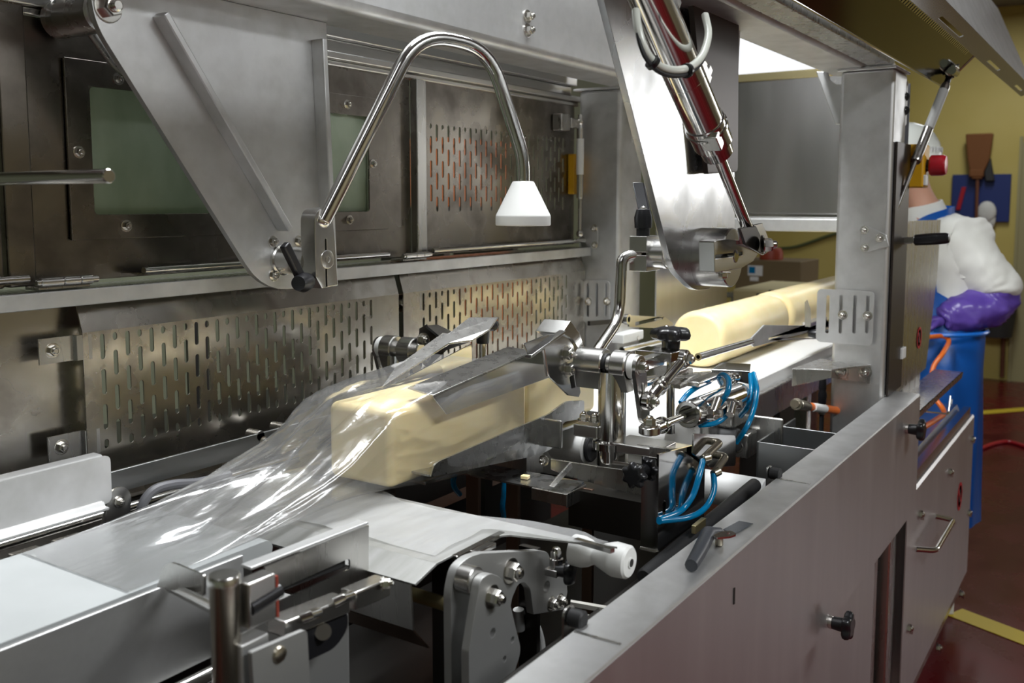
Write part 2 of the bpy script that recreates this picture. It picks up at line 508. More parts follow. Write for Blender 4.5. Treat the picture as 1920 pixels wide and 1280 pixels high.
obj('stile_face', box(B(), .775, .819, YU - .012, YU + .03, 1.42, 1.86), M['browned_steel'], t, .003)
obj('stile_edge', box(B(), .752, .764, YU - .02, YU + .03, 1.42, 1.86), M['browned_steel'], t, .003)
# ledge with hinges
t = thing('rear_ledge', 'long pale steel ledge with hinges running below the window panel', 'ledge', (1.4, 1.40, 1.39))
obj('ledge_face', box(B(), .2, 2.514, 1.380, 1.386, 1.388, 1.414), M['blasted_steel'], t, .0015)
obj('ledge_top', box(B(), .2, 2.514, 1.386, 1.47, 1.408, 1.414), M['brushed_steel'], t, .0015)
for x0 in (.800, 1.655):
    h = obj('hinge', cyl(cyl(cyl(B(), (x0, 1.388, 1.428), (x0 + .036, 1.388, 1.428), .0075, ch=.001), (x0 + .037, 1.388, 1.428), (x0 + .064, 1.388, 1.428), .0075, ch=.001), (x0 + .065, 1.388, 1.428), (x0 + .085, 1.388, 1.428), .0075, ch=.001), M['machined_steel'], t)
    obj('hinge_pin', cyl(B(), (x0 - .006, 1.388, 1.428), (x0 + .096, 1.388, 1.428), .0055, ch=.001), M['bolt_steel'], h)
    obj('hinge_leaf', box(B(), x0, x0 + .085, 1.392, 1.43, 1.4155, 1.4205), M['brushed_steel'], h, .001)
for x0, x1 in ((.2, .79), (.99, 1.615), (1.775, 2.512)):
    obj('hinge_strip', box(cyl(B(), (x0, 1.402, 1.434), (x1, 1.402, 1.434), .0065, n=14), x0, x1, 1.404, 1.436, 1.427, 1.430), M['polished_steel'], t)
# top rails
t = thing('top_rail', 'double steel rail along the top of the rear panels under the big beam', 'rail', (1.6, YU, 1.845))
obj('lower_rail', box(box(B(), .2, 2.53, YU - .02, YU + .03, 1.846, 1.862), .2, 2.53, YU - .005, YU + .03, 1.8345, 1.846), M['machined_steel'], t, .003)
obj('upper_rail', box(box(B(), .2, 2.53, YU + .0, YU + .05, 1.895, 1.93), .2, 2.53, YU + .02, YU + .05, 1.862, 1.895), M['machined_steel'], t, .003)
# sheet at the lower left
t = thing('rear_sheet', 'plain blotchy steel sheet at the left edge below the ledge', 'panel', (.5, 1.43, .9))
obj('sheet_face', box(B(), .15, .900, 1.436, 1.440, .86, 1.386), M['stained_steel'], t)
t = thing('rear_upright', 'narrow steel upright behind the gap between the two lower perforated panels', 'post', (1.62, 1.43, .9))
obj('upright_face', box(B(), 1.572, 1.672, 1.438, 1.46, .0, 1.386), M['stained_steel'], t, .003)

# ---------------------------------------------------------------- posts and beams
t = thing('rear_post', 'pale square steel post at the back, right end of the perforated panels', 'post', (2.59, 1.36, 0))
obj('post_tube', box(B(), 2.517, 2.665, 1.286, 1.428, .004, 1.879), M['blasted_steel'], t, .012, seg=3)
obj('top_plate', box(B(), 2.505, 2.67, 1.262, 1.44, 1.8785, 1.8845), M['blasted_steel'], t, .001)
obj('gusset', prism(B(), [(2.585, 1.288, 1.879), (2.585, 1.218, 1.879), (2.585, 1.226, 1.845), (2.585, 1.288, 1.72)], (.008, 0, 0)), M['blasted_steel'], t, .002)
t = thing('front_post', 'broad pale square steel post in front of the worker', 'post', (2.59, .6, 0))
obj('post_tube', box(B(), 2.517, 2.665, .53, .662, .004, 1.879), M['blasted_steel'], t, .009, seg=3)
obj('top_plate', box(B(), 2.505, 2.67, .525, .668, 1.8785, 1.8845), M['blasted_steel'], t, .001)
gp = [V((2.56, p_.y, p_.z)) for p_ in (P(1530, 134, x=2.56), P(1552, 134, x=2.56), P(1556, 150, x=2.56), P(1568, 158, x=2.56), P(1580, 158, x=2.56), P(1580, 233, x=2.56), P(1566, 233, x=2.56))]
obj('gusset', prism(B(), gp, (.008, 0, 0)), M['blasted_steel'], t, .002)
t = thing('rear_beam', 'big pale square beam across the top, two bolts on its face', 'beam', (1.4, 1.26, 1.885))
obj('beam_tube', box(B(), -.6, 2.67, 1.188, 1.335, 1.885, 2.15), M['blasted_steel'], t, .02, seg=4)
for py in (31, 57):
    bolt(t, P(989, py, y=1.187), (0, -1, 0), .0105, .012)
t = thing('front_beam', 'dim steel beam above the front post, running towards the camera', 'beam', (1.4, .66, 1.885))
obj('beam_tube', box(B(), .2, 2.67, .60, .72, 1.885, 2.005), M['blasted_steel'], t, .012, seg=3)
# left arm plate
t = thing('hanging_arm_plate', 'large pale triangular arm plate with two welded ribs hanging below the rear beam', 'plate', (1.2, 1.30, 1.885))
YA = 1.30
def XZ(px, py, y):
    q = P(px, py, y=y); return (q.x, q.z)
ol = [XZ(395, 1, YA), XZ(612, 50, YA), XZ(634, 536, YA), XZ(492, 545, YA), XZ(178, 44, YA), XZ(166, -40, YA)]
x0_, z0_ = ol[0]
ol = [(ol[1][0], 1.8845)] + ol[2:] + [(ol[5][0], 1.8845)]
obj('plate', sheet(B(), round_poly(ol, [0, .004, .06, .03, 0, 0]), [], .012, (0, YA + .006, 0), (1, 0, 0), (0, 0, 1), .001), M['blasted_steel'], t)
def bar(p0, p1, wd, th, y):
    p0, p1 = V((p0[0], y, p0[1])), V((p1[0], y, p1[1])); d = (p1 - p0).normalized(); n = V((0, 1, 0)).cross(d)
    return obox(B(), (p0 + p1) / 2 - V((0, th / 2, 0)), d * (p1 - p0).length / 2, n * wd / 2, V((0, th / 2, 0)))
obj('rib', bar(XZ(290, 28, YA), XZ(525, 430, YA), .012, .03, YA + .001), M['blasted_steel'], t, .002)
obj('rib', bar(XZ(588, 75, YA), XZ(603, 392, YA), .012, .03, YA + .001), M['blasted_steel'], t, .002)
bolt(t, P(203, 13, y=YA - .001), (0, -1, 0), .016, .016)
for q in ((512, 453), (560, 452), (513, 516)):
    bolt(t, P(*q, y=YA - .001), (0, -1, 0), .0075, .008)
c = P(528, 487, y=YA)
obj('shaft', lathe(B(), c, (0, -1, 0), [(0, .028), (.006, .028), (.008, .025), (.075, .025)], 32), M['machined_steel'], t)
# pivot mount behind the arm's top corner
t2 = thing('pivot_mount', 'dark round pivot mount behind the upper corner of the triangular arm plate', 'mount', (.85, 1.36, 1.8))
q = P(150, 30, y=1.37)
obj('hub', cyl(B(), (q.x, 1.312, q.z), (q.x, 1.43, q.z), .03, ch=.003), M['brushed_steel'], t2)
obj('strut_tube', tube(B(), [P(172, 40, y=1.36), P(215, 105, y=1.37), P(300, 200, y=1.38)], [.018, .016, .008]), M['brushed_steel'], t2)

# clamp block, bent tube and cone
YB = c.y - .072
t = thing('cone_presser', 'white plastic cone on a bent steel tube clamped to the hanging arm shaft', 'presser', (c.x, YB, c.z))
blk = [XZ(597, 392, YB - .035), XZ(621, 388, YB - .035), XZ(627, 440, YB - .035), XZ(633, 534, YB - .035), XZ(603, 541, YB - .035), XZ(592, 520, YB - .035), XZ(590, 440, YB - .035), XZ(590, 405, YB - .035)]
bl2 = [(x, z) for x, z in blk]
xc = (bl2[2][0] + bl2[6][0]) / 2
slot_x = P(611, 470, y=YB - .035).x
obj('clamp_block', sheet(B(), round_poly(bl2, [.008, .006, .002, .001, .001, .002, .002, .012]),
    [rrect(slot_x - .0018, P(610, 540, y=YB-.035).z + .002, slot_x + .0018, P(610, 448, y=YB-.035).z, .0008)], .035, (0, YB - .018, 0), (1, 0, 0), (0, 0, 1), .0015), M['machined_steel'], t)
obj('shaft_cap', lathe(B(), P(613, 486, y=YB - .034), (0, -1, 0), [(-.02, .0165), (.0015, .0165), (.0025, .0150), (.0025, .006), (-.002, .004), (-.002, 0)], 28), M['machined_steel'], t)
tp0 = P(607, 414, y=YB - .034)
Yc = 1.0
path = [tp0, P(783, 62, y=1.11), P(916, 90, y=1.06), P(981, 297, y=Yc), P(981, 350, y=Yc)]
obj('bent_tube', tube(B(), path, .0135, 20, rad=[.07, .07, .05], k=8), M['polished_steel'], t)
obj('weld_bead', ball(B(), tp0, .016, 14, (1, .5, .8)), M['bolt_steel'], t)
ct = P(981, 340, y=Yc)
obj('cone', lathe(B(), ct, (0, 0, -1), [(0, .0195), (.002, .0215), (.064, .0525), (.068, .0535), (.083, .0535), (.085, .052)], 40), M['white_plastic'], t)
k0 = P(568, 530, y=YB - .02)
lv = obj('clamp_lever', lathe(B(), k0 + V((.012, 0, .002)), V((-.9, -.42, 0)), [(0, .010), (.006, .0155), (.026, .0175), (.046, .0125), (.047, .006)], 20), M['black_plastic'], t)
hp = [k0 + V((-.012, -.006, .012)), P(545, 480, y=YB - .035)+ V((0,0,0)), P(533, 458, y=YB - .035)]
d_ = (hp[2] - hp[0]); n_ = V((0, 1, 0)).cross(d_).normalized()
obj('lever_arm', obox(B(), (hp[0] + hp[2]) / 2, d_ / 2, n_ * .008, V((0, .007, 0))), M['black_plastic'], lv, .003)
obj('lever_screw', lathe(B(), k0 + V((-.029, -.0175, .002)), V((-.9, -.42, 0)), [(0, .006), (.002, .006), (.002, .003), (0, .0025)], 14), M['bolt_steel'], lv)

# round bar from the left
t = thing('round_bar', 'short polished round bar sticking in from the left edge', 'bar', (.637, .955, 1.55))
q = P(205, 330, y=.955)
obj('bar_rod', cyl(B(), q, (q.x, 1.42, q.z), .008, ch=.001), M['polished_steel'], t)

# rear gas strut
t = thing('gas_strut', 'short upright gas strut with pale sleeve on the edge of the rear post', 'gas strut', P(1088, 430, y=1.40))
yg = 1.395
b0, b1 = P(1087, 438, y=yg), P(1088, 215, y=yg); bz = b1 - b0
obj('piston_rod', cyl(B(), b0, b0 + bz * .35, .0055), M['brushed_steel'], t)
cy = obj('cylinder', lathe(B(), b0 + bz * .30, bz, [(0, .009), (.003, .0105), (bz.length * .58, .0105), (bz.length * .60, .007), (bz.length * .70, .007)], 20), M['machined_steel'], t)
obj('printed_sleeve', cyl(B(), b0 + bz * .50, b0 + bz * .80, .0109), M['label_white'], cy)
for q in (b0, b1 - bz * .06):
    obj('ball_end', ball(B(), q, .011, 12), M['bolt_steel'], t)
q = P(1052, 230, y=1.425)
k = obj('upper_bracket', box(box(B(), q.x - .03, q.x + .02, 1.405, 1.4365, q.z - .024, q.z + .024), q.x + .02, b1.x + .004, 1.400, 1.412, q.z - .014, q.z + .014), M['brushed_steel'], t, .003)
t = thing('strut_mount', 'small mount plate with two bolts low on the rear post beside its gas strut', 'mount', P(1110, 445, x=2.5135))
obj('mount_plate', prism(B(), [P(1088, 438, x=2.5135), P(1106, 424, x=2.5135), P(1122, 424, x=2.5135), P(1122, 462, x=2.5135), P(1104, 464, x=2.5135)], (-.004, 0, 0)), M['blasted_steel'], t, .001)
for px, py in ((1114, 428), (1115, 459)):
    bolt(t, P(px, py, x=2.509), (-1, 0, 0), .0075, .010)
t = thing('yellow_switch', 'yellow switch box half hidden behind the rear gas strut', 'switch', P(1078, 330, y=1.43))
q0, q1 = P(1068, 364, y=1.43), P(1086, 290, y=1.43)
obj('switch_body', box(B(), q0.x, q1.x, 1.415, 1.437, q0.z, q1.z), M['yellow_plastic'], t, .003)
# ================================================================ front rail and cabinet
t = thing('front_guard_rail', 'long satin steel guard panel with folded top along the right foreground', 'panel', (1.2, .49, .74))
obj('panel_face', box(B(), -.5, 2.628, .460, .464, .742, 1.046), M['rail_steel'], t)
obj('top_fold', path_sheet(B(), [(-.5, .460, 1.044), (-.5, .462, 1.049), (-.5, .466, 1.0505), (-.5, .529, 1.0505), (-.5, .529, 1.03)], .002, (3.128, 0, 0)), M['blasted_steel'], t)
obj('end_cap', box(B(), 2.624, 2.628, .464, .529, .742, 1.048), M['sheet_steel'], t)
q = P(1377, 1117, y=.459)
obj('key_slot', box(B(), q.x - .002, q.x + .002, .4585, .462, q.z - .012, q.z + .012), M['dark_inside'], t)
for x in (P(1130, 1198, z=1.051).x, P(1490, 902, z=1.051).x):
    obj('weld_seam', box(B(), x - .002, x + .002, .467, .527, 1.050, 1.0516), M['brushed_steel'], t)
for px, py, lab in ((1716, 806, None), (1572, 1168, None)):
    q = P(px - 18, py - 3, y=.46)
    k = obj('star_knob', star_knob(B(), q + V((0, -.008, 0)), (0, -1, 0), .029, .017, 5, .020, .012), M['black_plastic'], t)
    obj('knob_washer', cyl(B(), q, q + V((0, -.008, 0)), .012, ch=.001), M['bolt_steel'], k)
for px, py in ((1085, 1160), (1456, 888)):
    q = P(px, py, y=.532)
    k = obj('rubber_bumper', cyl(B(), q + V((0, .012, 0)), q + V((0, -.008, 0)), .011, ch=.002), M['black_rubber'], t)
    obj('bumper_bracket', sheet(B(), round_poly([(q.x - .013, 1.03), (q.x + .013, 1.03), (q.x + .013, q.z + .012), (q.x - .013, q.z + .012)], [0, 0, .01, .01]), [], .003, (0, q.y + .014, 0), (1, 0, 0), (0, 0, 1)), M['brushed_steel'], k)
# lower skirt behind the panel
t = thing('lower_skirt', 'recessed plain steel skirt below the long guard panel', 'panel', (1.2, .5, 0))
xr = P(1640, 1060, y=.5).x
obj('skirt_face', box(B(), -.5, xr, .500, .505, .05, .80), M['rail_steel'], t)
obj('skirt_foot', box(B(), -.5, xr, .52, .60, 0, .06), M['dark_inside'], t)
# dark upright between skirt and cabinet
t = thing('cabinet_upright', 'dark steel upright between the recessed skirt and the cabinet door', 'post', (2.45, .5, 0))
obj('upright_tube', box(B(), 2.455, 2.545, .485, .527, 0, .98), M['brushed_steel'], t, .004)
obj('upright_channel', box(B(), 2.36, 2.42, .505, .55, 0, .98), M['brushed_steel'], t, .003)
# lower cabinet
t = thing('lower_cabinet', 'floor cabinet with handled steel door and small latches under the machine', 'cabinet', (3.1, .75, 0))
xe = 3.719
obj('body', box(B(), 2.70, xe - .004, .488, .70, .12, .765), M['sheet_steel'], t, .003)
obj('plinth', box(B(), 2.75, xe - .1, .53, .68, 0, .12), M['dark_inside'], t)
d = obj('door', path_sheet(B(), [(2.562, .4855, .785), (2.562, .474, .785), (2.562, .470, .780), (2.562, .470, .205)], .003, (xe - 2.562, 0, 0)), M['rail_steel'], t)
a = P(1757, 968, y=.469); c2 = P(1718, 1030, y=.469)
a1, c1 = P(1757, 968, y=.469), P(1719, 1030, y=.469)
obj('handle', tube(B(), [P(1752, 967, y=.470), P(1788, 975, y=.425), P(1755, 1032, y=.425), P(1716, 1029, y=.470)], .0075, 14, rad=.02), M['polished_steel'], d)
for px, py in ((1722, 963), (1778, 884), (1814, 960), (1800, 1112), (1701, 1176), (1757, 1213), (1820, 822)):
    q = P(px, py, y=.469)
    obj('latch', obox(hexbolt(B(), q, (0, -1, 0), .011, .010), q + V((0, -.010, -.004)), (.003, 0, 0), (0, .004, 0), (0, 0, .011)), M['bolt_steel'], d)
def warning(parent, c, ux, uz, n, r):
    """round prohibition sticker: white disc, red ring and bar, black hand"""
    c = V(c); ux = V(ux); uz = V(uz); n = V(n)
    b = B(); vs = [b.verts.new(c + n * .0006 + ux * (r * math.cos(a)) + uz * (r * math.sin(a))) for a in (2 * math.pi * i / 32 for i in range(32))]
    b.faces.new(vs); bmesh.ops.solidify(b, geom=b.faces[:], thickness=.0004)
    s = obj('warning_sticker', b, M['label_white'], parent)
    b = sheet(B(), circ(0, 0, r, 36), [circ(0, 0, r * .8, 36)], .0006, c + n * .0013, ux, uz)
    obox(b, c + n * .0013, (ux + uz * -1).normalized() * r * .85, (ux + uz).normalized() * r * .09, n * .0003)
    obj('red_ring', b, M['label_red'], s)
    b = B(); obox(b, c + n * .001 - uz * r * .15, ux * r * .24, uz * r * .26, n * .0002)
    for i in range(4): obox(b, c + n * .001 + ux * r * (-.19 + .125 * i) + uz * r * .28, ux * r * .045, uz * r * (.25 - .05 * abs(i - 1.4)), n * .0002)
    obox(b, c + n * .001 + ux * r * .34 - uz * r * .05, (ux * .6 + uz).normalized() * r * .2, (ux - uz * .6).normalized() * r * .05, n * .0002)
    obj('hand_symbol', b, M['label_ink'], s)
q = P(1799, 930, y=.467)
warning(d, q, (1, 0, 0), (0, 0, 1), (0, -1, 0), .048)
# top of the cabinet with channel profile
t = thing('service_tray', 'grey steel top tray with folded channel edge over the floor cabinet', 'tray', (3.1, .6, .79))
b = path_sheet(B(), [(2.64, .476, .79), (2.64, .476, .822), (2.64, .498, .822), (2.64, .503, .806), (2.64, .512, .806), (2.64, .52, .826), (2.64, .527, .826)], .003, (1.04, 0, 0))
box(b, 2.672, 3.68, .5265, .72, .823, .826)
obj('tray_sheet', b, M['sheet_steel'], t)
obj('tray_support', box(B(), 2.70, 3.66, .53, .70, .7655, .8225), M['dark_inside'], t)
# shelf above it
t = thing('side_shelf', 'flat steel shelf sticking out behind the end of the guard panel', 'shelf', (2.85, .46, 1.0))
obj('shelf_plate', prism(B(), [P(1716, 779, z=1.0), P(1806, 697, z=1.0), P(1752, 692, z=1.0), P(1680, 748, z=1.0)], (0, 0, -.004)), M['brushed_steel'], t)
obj('shelf_lip', prism(B(), [P(1716, 779, z=1.0), P(1806, 697, z=1.0), P(1806, 697, z=1.0) + V((0, .003, -.02)), P(1716, 779, z=1.0) + V((0, .003, -.02))], (0, .003, 0)), M['brushed_steel'], t)
obj('shelf_leg', box(B(), 2.90, 2.94, .52, .56, .8292, .9965), M['brushed_steel'], t, .002)
q = P(1782, 690, y=.47)
obj('hook_pin', tube(B(), [P(1735, 771, y=.50), P(1778, 776, y=.47), P(1782, 742, y=.47)], .003, 8, rad=.01), M['polished_steel'], t)

# cover sheet to the right of the post
t = thing('cover_sheet', 'tapered steel cover sheet with sticker between the front post and the worker', 'cover', (2.75, .5, 1.0))
yc_ = .532
pts = [P(1698, 414, y=yc_), P(1764, 412, y=yc_), P(1757, 520, y=yc_), P(1736, 690, y=yc_), P(1681, 738, y=yc_)]
obj('cover_plate', prism(B(), pts, (0, .004, 0)), M['brushed_steel'], t, .001)
obj('cover_edge', box(B(), pts[0].x, pts[0].x + .004, yc_ + .004, yc_ + .10, pts[4].z + .01, pts[0].z - .002), M['brushed_steel'], t)
obj('cover_foot', box(B(), 2.80, 3.05, yc_ + .005, yc_ + .03, .9966, pts[4].z + .03), M['brushed_steel'], t)
warning(t, P(1723, 633, y=yc_ - .0005), (1, 0, 0), (0, 0, 1), (0, -1, 0), .032)
b = tube(B(), [P(1668, 452, x=2.66), P(1700, 449, x=2.67), P(1712, 448, x=2.67)], .008, 12)
t = thing('pull_handle', 'black rounded pull handle on a flat steel bar beside the front post', 'handle', (2.68, .48, 1.47))
obj('handle_bar', obox(B(), (P(1668, 452, x=2.67) + P(1712, 450, x=2.67)) / 2, (P(1712, 450, x=2.67) - P(1668, 452, x=2.67)) / 2 * 1.15, (.012, 0, 0), (0, 0, .009)), M['brushed_steel'], t, .002)
g0, g1 = P(1712, 450, x=2.67), P(1781, 446, x=2.67); dd = g1 - g0
obj('grip', tube(B(), [g0 + dd * s for s in (0, .06, .3, .6, .9, .98, 1)], [.008, .0145, .0155, .0155, .0145, .012, .006], 16), M['black_plastic'], t)
# guard channel next to the post
t = thing('guard_channel', 'narrow vertical channel with dark gap right of the front post', 'channel', (2.7, .52, 1.0))
yy = P(1690, 300, x=2.70).y
obj('channel_back', box(box(B(), 2.70, 2.705, yy + .002, .53, 1.0505, 1.575), 2.70, 2.705, yy + .002, .53, 1.70, 1.86), M['grey_rubber'], t)
obj('channel_side', box(B(), 2.535, 2.698, .5215, .5275, 1.0525, 1.70), M['shaded_dark_steel'], t, .001)
obj('channel_lip', box(B(), 2.666, 2.700, yy - .002, yy + .002, 1.0505, 1.575), M['black_rubber'], t, .001)
obj('channel_edge', box(B(), 2.666, 2.700, yy - .002, yy + .002, 1.70, 1.86), M['blasted_steel'], t, .001)
pl = [P(1682, 168, x=2.66), P(1703, 152, x=2.66), P(1700, 232, x=2.66), P(1682, 262, x=2.66)]
obj('white_cover', prism(B(), pl, (-.004, 0, 0)), M['label_white'], t, .001)
for py in (181, 207):
    bolt(t, P(1697, py, x=2.654), (-1, 0, 0), .008, .007, m=M['black_plastic'])
obj('dark_tube', tube(B(), spline([P(1688, 160, x=2.645), P(1690, 200, x=2.645), P(1686, 240, x=2.65)], 6), .005, 10), M['black_rubber'], t)
obj('switch_block', box(B(), 2.67, 2.71, yy - .03, yy + .0, 1.13, 1.16), M['label_white'], t, .002)
# emergency stop
XE = 2.715
c0 = P(1706, 311, x=XE)
t = thing('emergency_stop', 'yellow emergency stop box with red mushroom button in front of the worker', 'emergency stop', c0)
y0, y1 = P(1733, 300, x=XE).y, P(1679, 300, x=XE).y
z0, z1 = P(1706, 352, x=XE).z, P(1706, 270, x=XE).z
obj('yellow_box', box(B(), XE, XE + .075, y0, y1, z0, z1), M['yellow_plastic'], t, .006)
obj('black_cap', cyl(B(), (XE + .001, y1 - .008, (z0 + z1) / 2), (XE - .012, y1 - .008, (z0 + z1) / 2), .036, ch=.002), M['black_plastic'], t)
zc = P(1755, 310, x=XE + .037).z
obj('button_collar', cyl(B(), (XE + .037, y0 + .002, zc), (XE + .037, y0 - .016, zc), .016), M['black_plastic'], t)
yb1 = P(1776, 310, x=XE + .037).y
obj('mushroom_button', lathe(B(), (XE + .037, y0 - .008, zc), (0, -1, 0), [(0, .024), (.004, .0275), (y0 - yb1 - .018, .0275), (y0 - yb1 - .010, .024), (y0 - yb1 - .008, .012), (y0 - yb1 - .008, 0)], 28), M['red_plastic'], t)
obj('mount_bar', box(B(), XE + .02, XE + .05, y1 - .001, y1 + .05, (z0 + z1) / 2 - .01, (z0 + z1) / 2 + .01), M['brushed_steel'], t)
obj('white_plug', box(B(), XE + .004, XE + .03, y0 - .006, y0 + .012, z0 + .006, z0 + .034), M['label_white'], t, .002)

# raised lid and gas strut
t = thing('raised_lid', 'raised steel guard lid with slotted flange at the upper right', 'lid', (2.0, .45, 1.9))
X1 = 2.95
a0 = V((X1, .492, 1.874)); f0 = V((X1, .415, 1.952))
X0 = 1.5; L = V((X0 - X1, 0, 0))
obj('inner_flange', prism(B(), [a0, f0, f0 + V((0, .003, .003)), a0 + V((0, .003, .003))], L), M['dimmed_mirror'], t)
obj('bright_edge', tube(B(), [a0 + L, a0, f0], .0028, 8), M['polished_steel'], t)
obj('hinge_strip', prism(B(), [a0, a0 + V((-.06, .035, .02)), a0 + V((-.06, .035, .026)), a0 + V((0, .001, .006))], V((X0 - X1 + .06, 0, 0))), M['machined_steel'], t)
obj('hinge_channel', box(B(), X0, X1 - .42, .535, .592, 1.887, 1.93), M['brushed_steel'], t, .002)
X2 = P(1914, 183, y=.415).x
g0 = V((X2, .415, 1.952)); g1 = V((X2, .368, 1.968))
hol = []
b = sheet(B(), [(X0, 0), (X2, 0), (X2, (g1 - g0).length), (X0, (g1 - g0).length)],
          [rrect(P(px0, py0, y=.40).x, .012, P(px1, py1, y=.40).x, .022, .003, 2) for px0, py0, px1, py1 in ((1762, 18, 1803, 48), (1852, 105, 1872, 126), (1903, 160, 1914, 172))], .003, (0, g0.y, g0.z), (1, 0, 0), (0, g1.y - g0.y, g1.z - g0.z))
obj('slotted_flange', b, M['machined_steel'], t)
g2 = g1 + V((0, .14, .32))
obj('outer_sheet', prism(B(), [g1, g2, g2 + V((0, .003, .002)), g1 + V((0, .003, .002))], V((X0 - X2, 0, 0))), M['blasted_steel'], t)
for i in range(58):
    x = X1 - .12 - i * .021
    obj('louvre_tooth', obox(B(), V((x, f0.y + .001, f0.z - .003)), (.006, 0, 0), (0, .006, -.006), (0, .0008, .0008)), M['polished_steel'], t)
q = P(1752, 105, x=2.86)
q = a0 + (f0 - a0) * .45 + V((-.12, -.002, -.002)); nn = V((0, -1, -1)).normalized()
obj('strut_bracket', obox(B(), q + nn * .006, (.022, 0, 0), (f0 - a0).normalized() * .016, nn * .008), M['brushed_steel'], t, .003)
hexk = obj('hinge_nut', cyl(B(), q + V((-.03, 0, 0)) + nn * .012, q + V((.03, 0, 0)) + nn * .012, .011, n=16), M['polished_steel'], t)
s0, s1 = P(1657, 452, x=2.512), P(1786, 128, x=2.87)
t = thing('gas_strut', 'slim gas strut with printed sleeve holding up the raised lid', 'gas strut', s0)
d_ = s1 - s0
obj('piston_rod', cyl(B(), s0, s0 + d_ * .50, .0055, n=14), M['brushed_steel'], t)
cy = obj('cylinder', lathe(B(), s0 + d_ * .44, d_, [(0, .0125), (.004, .0135), (.012, .0135), (.014, .0125), (d_.length * .44, .0125), (d_.length * .46, .010)], 24), M['brushed_steel'], t)
obj('printed_sleeve', cyl(B(), s0 + d_ * .63, s0 + d_ * .86, .0128, n=24), M['grey_cable'], cy)
obj('end_fitting', cyl(B(), s0 + d_ * .9, s1, .008, n=14), M['black_plastic'], t)
obj('end_plate', obox(B(), s1 + V((.0, 0, -.004)), d_.normalized() * .03, d_.normalized().cross(V((1, 0, 0))).normalized() * .012, V((.003, 0, 0))), M['brushed_steel'], t, .002)
t = thing('strut_mount', 'small triangular mount with three bolts on the front post', 'mount', (2.51, .58, 1.4))
tri = [P(1614, 428, x=2.5135), P(1624, 422, x=2.5135), P(1662, 440, x=2.5135), P(1668, 462, x=2.5135), P(1624, 472, x=2.5135), P(1614, 468, x=2.5135)]
obj('mount_plate', prism(B(), tri, (-.004, 0, 0)), M['blasted_steel'], t, .001)
for px, py in ((1621, 431), (1622, 464), (1650, 446)):
    bolt(t, P(px, py, x=2.5092), (-1, 0, 0), .0075, .008)
# shelf bracket on the post foot
t = thing('sensor_bracket', 'angled steel bracket shelf fixed at the foot of the front post', 'bracket', (2.4, .66, 1.1))
zt = P(1630, 683, x=2.51).z
top = [P(1486, 691, z=zt), P(1540, 670, z=zt), P(1566, 678, z=zt), P(1634, 684, z=zt), P(1628, 690, z=zt)]
obj('bracket_top', prism(B(), [P(1486, 690, z=zt), P(1541, 671, z=zt), P(1560, 676, z=zt), P(1634, 683, z=zt), P(1560, 692, z=zt)], (0, 0, -.004)), M['brushed_steel'], t, .001)
obj('bracket_flange', prism(B(), [P(1556, 694, x=2.5135), P(1634, 686, x=2.5135), P(1632, 719, x=2.5135), P(1560, 708, x=2.5135)], (-.004, 0, 0)), M['brushed_steel'], t, .001)
fl = [P(1486, 691, z=zt), P(1560, 693, z=zt)]
obj('bracket_apron', prism(B(), [fl[0], fl[1], fl[1] - V((0, 0, .02)), fl[0] - V((0, 0, .045))], V((-.003, 0, 0))), M['brushed_steel'], t, .001)
bolt(t, P(1622, 697, x=2.509), (-1, 0, 0), .012, .01)
bolt(t, P(1578, 696, x=2.509), (-1, 0, 0), .012, .01)
# ================================================================ swinging arm on the right with its pneumatic cylinder
YR = .690
t = thing('swing_arm', 'long bright steel arm plate with round hub, hanging between front and rear beams', 'arm', (1.6, YR, 1.45))
pl = [XZ(1122, -14, YR), XZ(1168, 165, YR), XZ(1256, 505, YR), XZ(1297, 545, YR), XZ(1330, 541, YR), XZ(1373, 470, YR), XZ(1372, 300, YR), XZ(1386, -14, YR)]
obj('plate', sheet(B(), round_poly(pl, [0, .02, .03, .03, .03, .03, 0, 0]), [], .012, (0, YR, 0), (1, 0, 0), (0, 0, 1), .001), M['arm_steel'], t)
hc = P(1316, 481, y=YR - .006)
obj('hub_drum', lathe(B(), hc, (0, -1, 0), [(0, .0545), (.058, .0545), (.060, .0525), (.060, 0)], 40), M['machined_steel'], t)
obj('flange_plate', sheet(B(), round_poly([XZ(1296, -14, .665), XZ(1384, -14, .665), XZ(1382, 322, .665), XZ(1326, 326, .665)], [0, 0, .012, .004]), [], .010, (0, .668, 0), (1, 0, 0), (0, 0, 1), .001), M['shaded_dark_steel'], t)  # plate coloured near-black in place of a dark reflection
sc = P(1284, 478, y=YR + .006)
hx, hz = hc.x, hc.z
obj('shaft', lathe(B(), (hx - .01, YR + .006, hz + .004), (0, 1, 0), [(0, .0265), (.052, .0265), (.052, .0285), (.058, .0285), (.058, .027), (.085, .027)], 32), M['machined_steel'], t)
